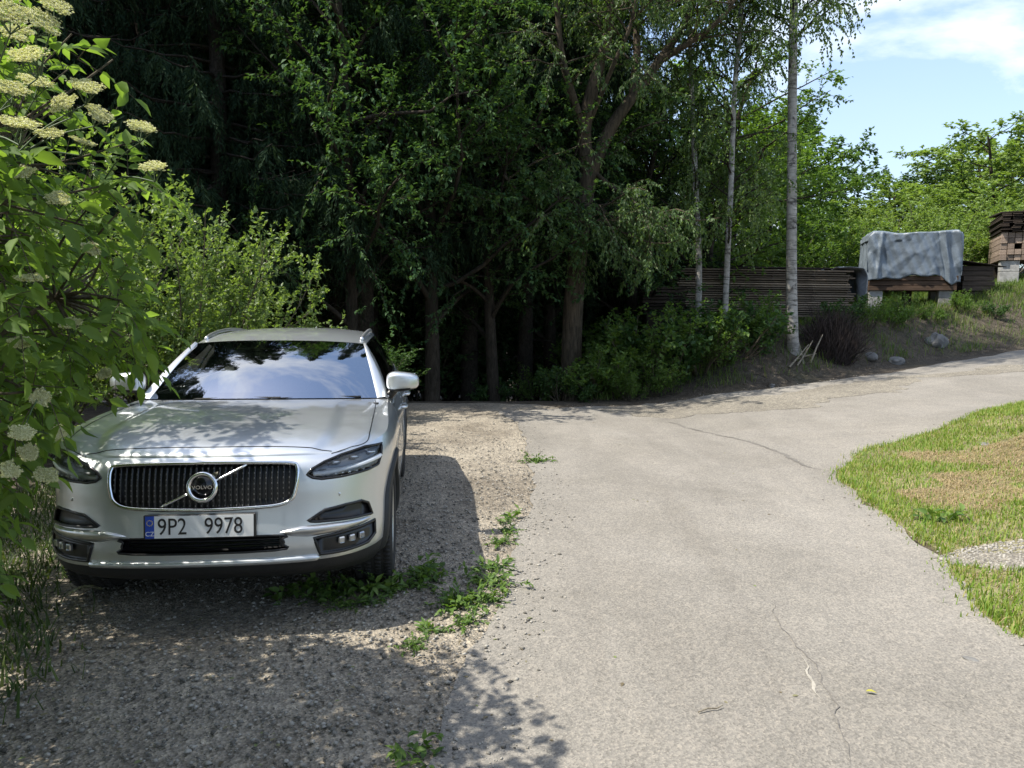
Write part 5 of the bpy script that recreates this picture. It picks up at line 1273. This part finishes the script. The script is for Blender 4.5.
def plank(L, d, h, mat, name):
    mb = MB(); mb.box((0, 0, 0), (L, d, h), bev=.004, jit=0); return mesh_np(name, mb.v, mb.f, mat, False)
def put(name, me, loc, rz, label, cat, group=None, sc=(1, 1, 1), rx=0, ry=0):
    o = bpy.data.objects.new(name, me); link(o); o.location = loc; o.rotation_euler = (rx, ry, rz); o.scale = sc
    return tag(o, label, cat, group)
# long stack of stickered boards
a = W(681, 312, 18.2); b_ = W(851, 313, 18.7); ax = Vector((b_.x-a.x, b_.y-a.y, 0)); Ls = ax.length; ang = math.atan2(ax.y, ax.x); ax.normalize(); nv = Vector((-ax.y, ax.x, 0)); z0 = (a.z+b_.z)/2
pm = plank(Ls, .19, .032, WD, 'board'); sm = plank(1.08, .03, .022, WD3, 'spacer_strip')
nl = 21; LH = .0548
for l in range(nl):
    for k in range(5):
        c = Vector((a.x, a.y, 0)) + ax*(Ls/2 + rp.uniform(-.14, .12)) + nv*(.1+k*.212+rp.uniform(-.012, .012) + (rp.uniform(-.06, .01) if k == 0 else 0))
        top = l == nl-1
        put('board', pm, (c.x, c.y, z0 + l*LH + .016), ang + rp.uniform(-.004, .004), 'weathered top board of the long stack behind the white birch' if top else 'weathered grey-brown board lying in the long stickered stack behind the birches', 'board', 'boards of the long stack', (1+rp.uniform(-.035, .02), 1, 1), 0, rp.uniform(-.002, .002))
    if l < nl-1:
        for t in (.04, .28, .52, .76, .96):
            c = Vector((a.x, a.y, 0)) + ax*(Ls*t+rp.uniform(-.02, .02)) + nv*.52
            put('spacer_strip', sm, (c.x, c.y, z0 + l*LH + .043), ang+PI/2, 'thin dark spacer strip between two layers of the long board stack', 'spacer', 'spacer strips of the long stack')
def block(c, d, mat, label, group=None, rz=0.0, cat='block', name='concrete_block'):
    mb = MB(); mb.box((0, 0, d[2]/2), d, bev=.012)
    o = mb.build(name, mat, None); o.location = c; o.rotation_euler = (0, 0, rz); return tag(o, label, cat, group)
for t, la in ((.06, 'dark timber support under the left end of the long board stack'), (.5, 'dark timber support under the middle of the long board stack'), (.93, 'dark timber support under the right end of the long board stack')):
    c = Vector((a.x, a.y, 0)) + ax*(Ls*t) + nv*.5; g = hz(c.x, c.y)-.35
    block((c.x, c.y, g), (.3, .8, z0-g-.002), WD3, la, 'supports of the long stack', ang)
# loose capping boards and a grey sheet over the right end
for i, (t0_, t1_, dz_, la) in enumerate(((.08, .62, .03, 'long loose dark board lying on top of the long stack, left part'), (.5, 1.03, .055, 'loose dark cover board on top of the long stack, right part'), (.3, .8, .075, 'bowed cover board lying across the middle of the long stack'))):
    c = Vector((a.x, a.y, 0)) + ax*(Ls*(t0_+t1_)/2) + nv*(.25+.2*i)
    put('cover_board', plank(Ls*(t1_-t0_), .32, .028, WD3, 'cover_board'), (c.x, c.y, z0+nl*LH+dz_-.01), ang+.02*(i-1), la, 'board', None, (1, 1, 1), 0, .008*(i-1))
def sheet_cloth(name, f, nu, nv_, mat, label, cat, th=.012):
    U, V = np.meshgrid(np.linspace(0, 1, nu), np.linspace(0, 1, nv_), indexing='ij'); Pq = f(U, V).reshape(-1, 3)
    o = part(name, Pq, grid_faces(nu, nv_), mat, None, True); md = o.modifiers.new('thick', 'SOLIDIFY'); md.thickness = th; md.offset = 0
    return tag(o, label, cat)
def tarpmat(name, a_, b2):
    m, nt, out = newmat(name); v = pos(nt); n = noise(nt, 3.5, 6, .65, v, .6); n2 = noise(nt, 16, 5, .7, v, 1.0)
    c = ramp(nt, [(.35, a_), (.65, b2)], n.outputs[0]).outputs[0]
    c = mixc(nt, c, ramp(nt, [(.35, (.85, .86, .88)), (.65, (1.08,)*3)], n2.outputs[0]).outputs[0], .4, 'MULTIPLY')
    p = princ(nt, out, c, .42, Specular_IOR_Level=.5); nt.links.new(bump(nt, math_(nt, 'ADD', n.outputs[0], math_(nt, 'MULTIPLY', n2.outputs[0], .6)), .25, .03), p.inputs['Normal']); return m
TARP = tarpmat('silver_tarpaulin', (.11, .135, .165), (.165, .198, .235)); PLS = tarpmat('grey_plastic', (.10, .11, .13), (.26, .28, .31))
e0 = Vector((a.x, a.y, 0)) + ax*(Ls*.90) - nv*.05
def endsheet(U, V):
    # over the top, then down past the end of the stack
    L1 = .62; L2 = .85; s = V*(L1+L2); u = U*1.15
    along = np.minimum(s, L1) + .10*sstep(L1-.1, L1+.2, s); z = z0 + nl*LH + .04 - np.clip(s-L1, 0, 9)*(.92+.12*np.sin(U*9)) + .025*np.sin(U*17+s*5)
    al = along + .05*np.sin(U*11+2*s)*sstep(.4, 1, s)
    return np.stack([e0.x + ax.x*al + nv.x*u, e0.y + ax.y*al + nv.y*u, z], -1)
sheet_cloth('plastic_sheet', endsheet, 40, 40, PLS, 'grey plastic sheet hanging over the right end of the long board stack', 'sheet')
# small dark timber heap further left
c0_ = W(662, 311, 17.6); pm2 = plank(1.0, .2, .06, WD3, 'old_board')
for l in range(8):
    for k in range(3): put('old_board', pm2, (c0_.x+rp.uniform(-.05, .05), c0_.y+k*.22, c0_.z+l*.078+.03), rp.uniform(-.05, .05), 'blackened old board in the small dark heap left of the long stack', 'board', 'boards of the dark heap')
g = hz(c0_.x, c0_.y+.2)-.3; block((c0_.x, c0_.y+.2, g), (.8, .6, c0_.z-g-.001), WD3, 'low support under the small dark heap of old boards')
# covered beam stack
A0 = W(867, 285, 21.7); B0 = W(956, 284, 21.1); bx = Vector((B0.x-A0.x, B0.y-A0.y, 0)); Lb = bx.length; ab = math.atan2(bx.y, bx.x); bx.normalize(); bn = Vector((-bx.y, bx.x, 0)); zb = A0.z
bmh = plank(Lb, .22, .125, WD2, 'timber_beam')
def onb(t, n, z): q = Vector((A0.x, A0.y, 0)) + bx*(Lb*t) + bn*n; return (q.x, q.y, z)
for l in range(3):
    for k in range(5):
        put('timber_beam', bmh, onb(.5+rp.uniform(-.012, .012), .12+k*.25+(rp.uniform(-.04, .02) if k == 0 else 0), zb+.065+l*.138), ab+rp.uniform(-.008, .008), 'brown squared beam lying in the lower layers of the covered stack, below the tarpaulin', 'beam', 'beams of the covered stack', (1+rp.uniform(-.04, .02), 1, 1))
ZT = W(900, 224, 21.4).z - .02
for t, n, la, mt in ((.09, .2, 'pale concrete leg under the left front of the covered stack', CONC), (.88, .2, 'concrete leg under the right front of the covered stack', CONCD), (.09, 1.05, 'concrete leg under the left back of the covered stack', CONCD), (.88, 1.05, 'concrete leg under the right back of the covered stack', CONCD), (.5, .65, 'middle post below the covered stack', WD3)):
    q = onb(t, n, 0); g = min(hz(q[0], q[1])-.2, zb-.3); block((q[0], q[1], g), (.36 if mt is not WD3 else .2, .3, zb-g-.002), mt, la, None, ab)
def tarp(U, V):
    # V 0..1 : front hem, up the front, over the top, down the back; U along the stack; the ends are pulled in and hang
    hF = ZT - (zb+.36); Dp = 1.36; tot = hF+Dp+hF*.9; s = V*tot
    n = np.where(s < hF, -.05, np.where(s < hF+Dp, s-hF-.05, Dp-.03)); z = np.where(s < hF, zb+.36+s, np.where(s < hF+Dp, ZT, ZT-(s-hF-Dp)))
    # rounded shoulders
    r = np.exp(-((s-hF)/.10)**2)+np.exp(-((s-hF-Dp)/.10)**2); z = z - .035*r
    hang = np.clip(1-s/hF, 0, 1)
    t = -.03 + 1.06*U
    zz = z + .03*np.sin(U*6.5+1)*(s > hF)*(s < hF+Dp) - .045*np.exp(-((U-.33)/.12)**2)*(s > hF*.8)
    # folds in the front
    fold = .03*np.sin(U*38+2.2*s)*sstep(.62, .8, U) + .028*np.sin(U*13+s*1.5) + .055*np.exp(-((U-.10-.05*s/hF)/.022)**2) - .05*np.exp(-((U-.845+.10*(s/hF))/.018)**2) + .05*np.exp(-((U-.885+.09*(s/hF))/.022)**2) + .016*np.sin(U*61+s*11)
    wr = sum(a_*np.abs(np.sin(kx*U*Lb+ks*s+ph+.8*np.sin(2.1*s+kx*U)))**.55*(-1)**i for i, (a_, kx, ks, ph) in enumerate(((.028, 2.3, 2.4, .3), (.022, 3.4, -3.1, 1.2), (.012, 5.5, 2.2, 2.), (.020, 1.3, 5.2, .7), (.010, 8.5, -6., 4.))))
    fold = fold + wr
    n = n - fold*np.where(s < hF*1.05, 1, .25)
    zz = zz - hang*(.05*np.sin(U*7+.4) + .16*np.exp(-((U-.9)/.07)**2) + .03*np.sin(U*23))
    # ends drawn inwards over the corners
    endp = np.clip((np.abs(U-.5)-.44)/.06, 0, 1)**1.5; zz = zz - endp*(.10+.18*(s > hF)*(s < hF+Dp)); n = n + endp*.10*(1-V*2)
    q0 = Vector((A0.x, A0.y, 0))
    return np.stack([q0.x + bx.x*Lb*t + bn.x*n, q0.y + bx.y*Lb*t + bn.y*n, zz], -1)
sheet_cloth('tarpaulin', tarp, 150, 90, TARP, 'wrinkled silver grey tarpaulin spread over the beam stack on concrete legs', 'tarpaulin', .01)
def tarpend(right):
    def f(U, V):
        hF = ZT-(zb+.36); n = -.03+1.36*U; z = ZT - .06 - V*(hF*(.92 if right else .8)) - .05*np.sin(U*8)*V
        o = .03 + .04*np.sin(U*14+V*3)*V + .02*np.sin(U*31) + .03*V
        t = (Lb + o) if right else (-o)
        q0 = Vector((A0.x, A0.y, 0)); return np.stack([q0.x + bx.x*t + bn.x*n, q0.y + bx.y*t + bn.y*n, z], -1)
    return f
TP = bpy.data.objects['tarpaulin']
for rgt in (True, False):
    o = sheet_cloth('end_flap', tarpend(rgt), 40, 40, TARP, None, None, .01); o.parent = TP
    for k_ in ('label', 'category'):
        if k_ in o: del o[k_]
# beams heaped at the right end of the covered stack, with a dark lid sheet
q = W(973, 284, 21.9); pm3 = plank(.9, .2, .13, WD3, 'short_beam')
for l in range(5):
    for k in range(4): put('short_beam', pm3, (q.x+rp.uniform(-.06, .06), q.y+k*.23, q.z+.07+l*.142), rp.uniform(-.06, .06), 'short dark beam heaped between the covered stack and the raised stack', 'beam', 'short beams of the dark heap')
put('cover_sheet', plank(1.3, 1.1, .02, WD3, 'cover_sheet'), (q.x+.1, q.y+.35, q.z+.79), .1, 'dark sloping lid board on the heap of short beams', 'board', None, (1, 1, 1), .05, .12)
block((q.x, q.y+.35, hz(q.x, q.y+.35)-.3), (.7, .8, q.z-hz(q.x, q.y+.35)+.295), WD3, 'low support under the heap of short dark beams')
# raised beam stack at the right edge, seen on its corner
C0 = W(997, 253, 23.0); ry_ = -.42; u1 = Vector((math.cos(ry_), math.sin(ry_), 0)); u2 = Vector((-u1.y, u1.x, 0)); zr_ = C0.z
bm4 = plank(2.1, .17, .155, WD4, 'square_beam'); bm5 = plank(2.3, .24, .03, WD3, 'thin_board')
for l in range(5):
    for k in range(9):
        if (l, k) in ((2, 2), (3, 5)): continue
        c = Vector((C0.x, C0.y, 0)) + u1*(.10+k*.185) + u2*(1.05+rp.uniform(-.03, .03))
        put('square_beam', bm4, (c.x, c.y, zr_+.08+l*.166), ry_+PI/2, 'squared beam with pale sawn end in the raised stack at the right edge', 'beam', 'beams of the raised stack')
for l in range(11):
    for k in range(6):
        c = Vector((C0.x, C0.y, 0)) + u1*(.1+k*.29+rp.uniform(-.04, .03)) + u2*(1.05+rp.uniform(-.06, .06))
        put('thin_board', bm5, (c.x, c.y, zr_+.855+l*.05), ry_+PI/2+rp.uniform(-.02, .02), 'thin dark board in the upper part of the raised stack at the right edge', 'board', 'thin boards of the raised stack')
c = Vector((C0.x, C0.y, 0)) + u1*.85 + u2*1.05
put('roof_sheet', plank(2.25, 1.78, .04, WD3, 'roof_sheet'), (c.x, c.y, zr_+1.47), ry_+PI/2, 'dark sloping cover on top of the raised stack at the right edge', 'cover', None, (1, 1, 1), .0, -.05)
for s1, s2, mt, la in ((.30, .25, CONC, 'pale grey block leg under the front corner of the raised stack'), (.22, 1.7, WD3, 'dark wooden leg under the back left of the raised stack'), (1.4, .25, CONC, 'pale block leg under the right front of the raised stack'), (1.4, 1.7, CONCD, 'grey block leg under the right back of the raised stack')):
    c = Vector((C0.x, C0.y, 0)) + u1*s1 + u2*s2; g = hz(c.x, c.y)-.25; hgt = zr_-g-.002
    if mt is CONC:
        mb = MB(); n_ = max(2, int(hgt/.28)); 
        for i in range(n_): mb.box((0, 0, (i+.5)*hgt/n_), (.5, .34, hgt/n_-.006), bev=.012)
        o = mb.build('block_leg', CONC, None); o.location = (c.x, c.y, g); o.rotation_euler = (0, 0, ry_); tag(o, la, 'block')
    else: block((c.x, c.y, g), (.28, .28, hgt), mt, la, None, ry_, 'post', 'support_leg')
# heap of dark brushwood and the pale sticks leaning on it
def heap(seed, p, n, rad, h, lab):
    r = np.random.default_rng(seed); sk = Skel()
    for i in range(n):
        a = r.random()*6.28; q = math.sqrt(r.random()); b0 = np.array([math.cos(a)*q*rad, math.sin(a)*q*rad*.7, .02]); b0[2] = hz(p[0]+b0[0], p[1]+b0[1])-p[2]-.02; tip = np.array([b0[0]*.5+r.normal(0, .34)+.1, b0[1]*.5+r.normal(0, .2), h*(1-.75*q**2.5)*(.35+.7*r.random())])
        m = (b0+tip)/2 + r.normal(0, .07, 3); sk.tube(smooth_poly([b0, m, tip], 3, False), np.linspace(.008+.006*r.random(), .002, 7), 3)
    V, F = sk.arrays(); o = part('brushwood_heap', V, F, bark('brush_twig', (.032, .026, .025), (.085, .068, .064)), None); o.location = p; return tag(o, lab, 'brushwood')
p = W(828, 352, 16.9); heap(3, (p.x, p.y, hz(p.x, p.y)-.03), 1400, .54, 1.1, 'heap of dark purple-brown brushwood right of the white birch')
r = np.random.default_rng(9); pale = bark('pale_stick', (.2, .17, .13), (.4, .36, .3))
for i, (x0, y0, x1, y1, la) in enumerate(((789, 363, 808, 340, 'leftmost pale stick leaning on the brushwood'), (797, 362, 812, 336, 'second pale stick from the left against the brushwood'), (803, 361, 799, 341, 'pale stick leaning back towards the birch'), (810, 360, 822, 330, 'longest pale stick, rising over the brushwood front'), (793, 358, 816, 349, 'low slanting pale stick at the birch foot'))):
    g = Gp(x0, y0); A_ = np.array([g[0], g[1], hz(*g)]); B_ = np.array(W(x1, y1, g[1]+.25)); sk = Skel(); sk.tube(smooth_poly([A_, (A_+B_)/2+r.normal(0, .02, 3), B_], 3, False)-A_, np.linspace(.025, .011, 7), 5)
    V, F = sk.arrays(); o = part('stick', V, F, pale, None); o.location = A_; tag(o, la, 'stick', 'pale sticks by the birch')
# stones
STN = simple('field_stone', (.15, .147, .14), .9, var=.35, scale=6, bmp=.6, bscale=25)
def stone(px, py, w, label, seed, sq=.6):
    g = Gp(px, py); D = g[1]; s = w*.42*D/FPX; bm_ = bmesh.new(); bmesh.ops.create_icosphere(bm_, subdivisions=3, radius=1); r = np.random.default_rng(seed); k = r.normal(0, 1, (5, 3))
    for v in bm_.verts:
        q = np.array(v.co); f = 1 + .22*sum(math.sin(2.2*float(np.dot(k[i], q))+i) for i in range(5))/1.8; v.co = Vector(q*f*[1, .8, sq])*s
    me = bpy.data.meshes.new('stone'); bm_.to_mesh(me); bm_.free(); me.materials.append(STN); o = bpy.data.objects.new('stone', me); link(o); o.location = (g[0], g[1], hz(*g)+s*sq*.02); o.rotation_euler = (.1, .15, seed); tag(o, label, 'stone', 'stones on the bank')
stone(871, 353, 22, 'flat grey stone at the road edge, left of two', 1, .5); stone(894, 356, 20, 'pale rounded stone at the road edge, right of two', 2, .55); stone(934, 337, 26, 'squarish grey stone up on the grassy bank', 3, .7); stone(772, 382, 9, 'small stone on the soil by the far road edge', 4)
stone(986, 439, 14, 'pale flat stone lying in the turf', 5, .3); stone(975, 655, 16, 'small pale stone chip at the right asphalt edge', 6, .3)
# twig and yellow leaf on the road
g = Gp(715, 712); sk = Skel(); sk.tube(np.array([[-.055, -.02, .008], [-.01, .004, .012], [.03, .01, .009], [.06, .03, .012]]), [.003, .0035, .003, .002], 5); V, F = sk.arrays()
o = part('twig', V, F, pale, None); o.location = (g[0], g[1], hz(*g)+.006); tag(o, 'thin pale twig lying alone on the asphalt in front', 'twig')
g = Gp(870, 693); LV, LF = leaves(np.array([[0, 0, 0.006]]), np.array([[.8, -.3, .12]]), np.array([.045]), np.random.default_rng(2), .45, .3, 0, .95, 'ovate')
o = part('fallen_leaf', LV, LF, leafmat('yellow_leaf', [(.36, .34, .06), (.36, .34, .06)], .2), None); o.location = (g[0], g[1], hz(*g)+.006); tag(o, 'yellow fallen leaf on the asphalt, right of the crack', 'leaf')
# a dry arching grass stalk in front of the car's dark side
g = Gp(66, 612); sk = Skel(); st = np.array([[0, 0, 0], [.04, 0, .06], [.10, .0, .095], [.16, 0, .10], [.22, 0, .085]]); sk.tube(smooth_poly(st, 4, False), np.linspace(.003, .0012, 17), 4); V, F = sk.arrays()
t = thing('fern_sprig', 'pale dry sprig arching over the dark gravel in front of the car', 'sprig', (g[0], g[1], hz(*g)+.004)); part('stalk', V, F, pale, t)
sp_ = smooth_poly(st, 8, False)[8:]; P0 = np.repeat(sp_, 2, 0); D0 = np.tile([[.5, .8, .1], [.5, -.8, .1]], (len(sp_), 1)); LV, LF = leaves(P0, D0, np.linspace(.035, .018, len(P0)), r, .35, .1, .1, .6); part('leaflets', LV, LF, leafmat('pale_frond', [(.3, .3, .2), (.4, .4, .28)], .2), t)
# ================================================================== daylight, sky, camera
LD = Vector((.52, .12, -.85)).normalized()
EL = math.asin(-LD.z); AZ = math.atan2(-LD.x, -LD.y)
w = bpy.data.worlds.new('World'); SC.world = w; w.use_nodes = True; nt = w.node_tree; bg = nt.nodes['Background']
sk_ = N(nt, 'ShaderNodeTexSky'); sk_.sky_type = 'NISHITA'; sk_.sun_disc = False; sk_.sun_elevation = EL; sk_.sun_rotation = AZ; sk_.air_density = 1.0; sk_.dust_density = 1.2; sk_.ozone_density = 2.6
tc = N(nt, 'ShaderNodeTexCoord'); sx_ = N(nt, 'ShaderNodeSeparateXYZ'); nt.links.new(tc.outputs['Generated'], sx_.inputs[0])
zc = math_(nt, 'MAXIMUM', sx_.outputs[2], 0.0); den = math_(nt, 'ADD', zc, .22)
cb = N(nt, 'ShaderNodeCombineXYZ'); nt.links.new(math_(nt, 'DIVIDE', sx_.outputs[0], den), cb.inputs[0]); nt.links.new(math_(nt, 'DIVIDE', sx_.outputs[1], den), cb.inputs[1]); cb.inputs[2].default_value = CLOUD_Z
n1 = noise(nt, 1.5, 8, .58, cb.outputs[0], .35)
cl = ramp(nt, [(.51, (0, 0, 0)), (.61, (.55,)*3), (.74, (1,)*3)], math_(nt, 'ADD', n1.outputs[0], math_(nt, 'MULTIPLY', math_(nt, 'SUBTRACT', zc, .35), .16))).outputs[0]
n2 = noise(nt, .6, 4, .5, cb.outputs[0])
veil = math_(nt, 'MULTIPLY', ramp(nt, [(.3, (.25,)*3), (.7, (.8,)*3)], n2.outputs[0]).outputs[0], math_(nt, 'POWER', math_(nt, 'SUBTRACT', 1.0, zc), 1.6))
skyc = mixc(nt, sk_.outputs[0], (2.6, 3.1, 3.75), veil)
skyc = mixc(nt, skyc, (5.2, 5.3, 5.4), cl)
nt.links.new(skyc, bg.inputs[0]); bg.inputs[1].default_value = SKY_STR
s = bpy.data.lights.new('sun', 'SUN'); s.energy = SUN_STR; s.angle = math.radians(.5); s.color = (1.0, .94, .83); so = bpy.data.objects.new('sun', s); COL.objects.link(so)
so.rotation_euler = LD.to_track_quat('-Z', 'Y').to_euler(); so.location = (-20, -5, 30)
c = bpy.data.cameras.new('camera'); co = bpy.data.objects.new('camera', c); COL.objects.link(co); SC.camera = co
c.sensor_width = 36; c.lens = FPX/1024*36; c.clip_start = .05; c.clip_end = 5000
co.matrix_world = Matrix.Translation((0, 0, CAM_H)) @ Matrix.Rotation(PI/2-PITCH, 4, 'X') @ Matrix.Rotation(-ROLL, 4, 'Z')
vs = SC.view_settings; vs.view_transform = 'Standard'; vs.look = 'None'; vs.exposure = EXPO; vs.gamma = 1; vs.use_curve_mapping = False
SC.cycles.max_bounces = 6; SC.cycles.diffuse_bounces = 3; SC.cycles.glossy_bounces = 3; SC.cycles.transparent_max_bounces = 12; SC.cycles.use_denoising = True
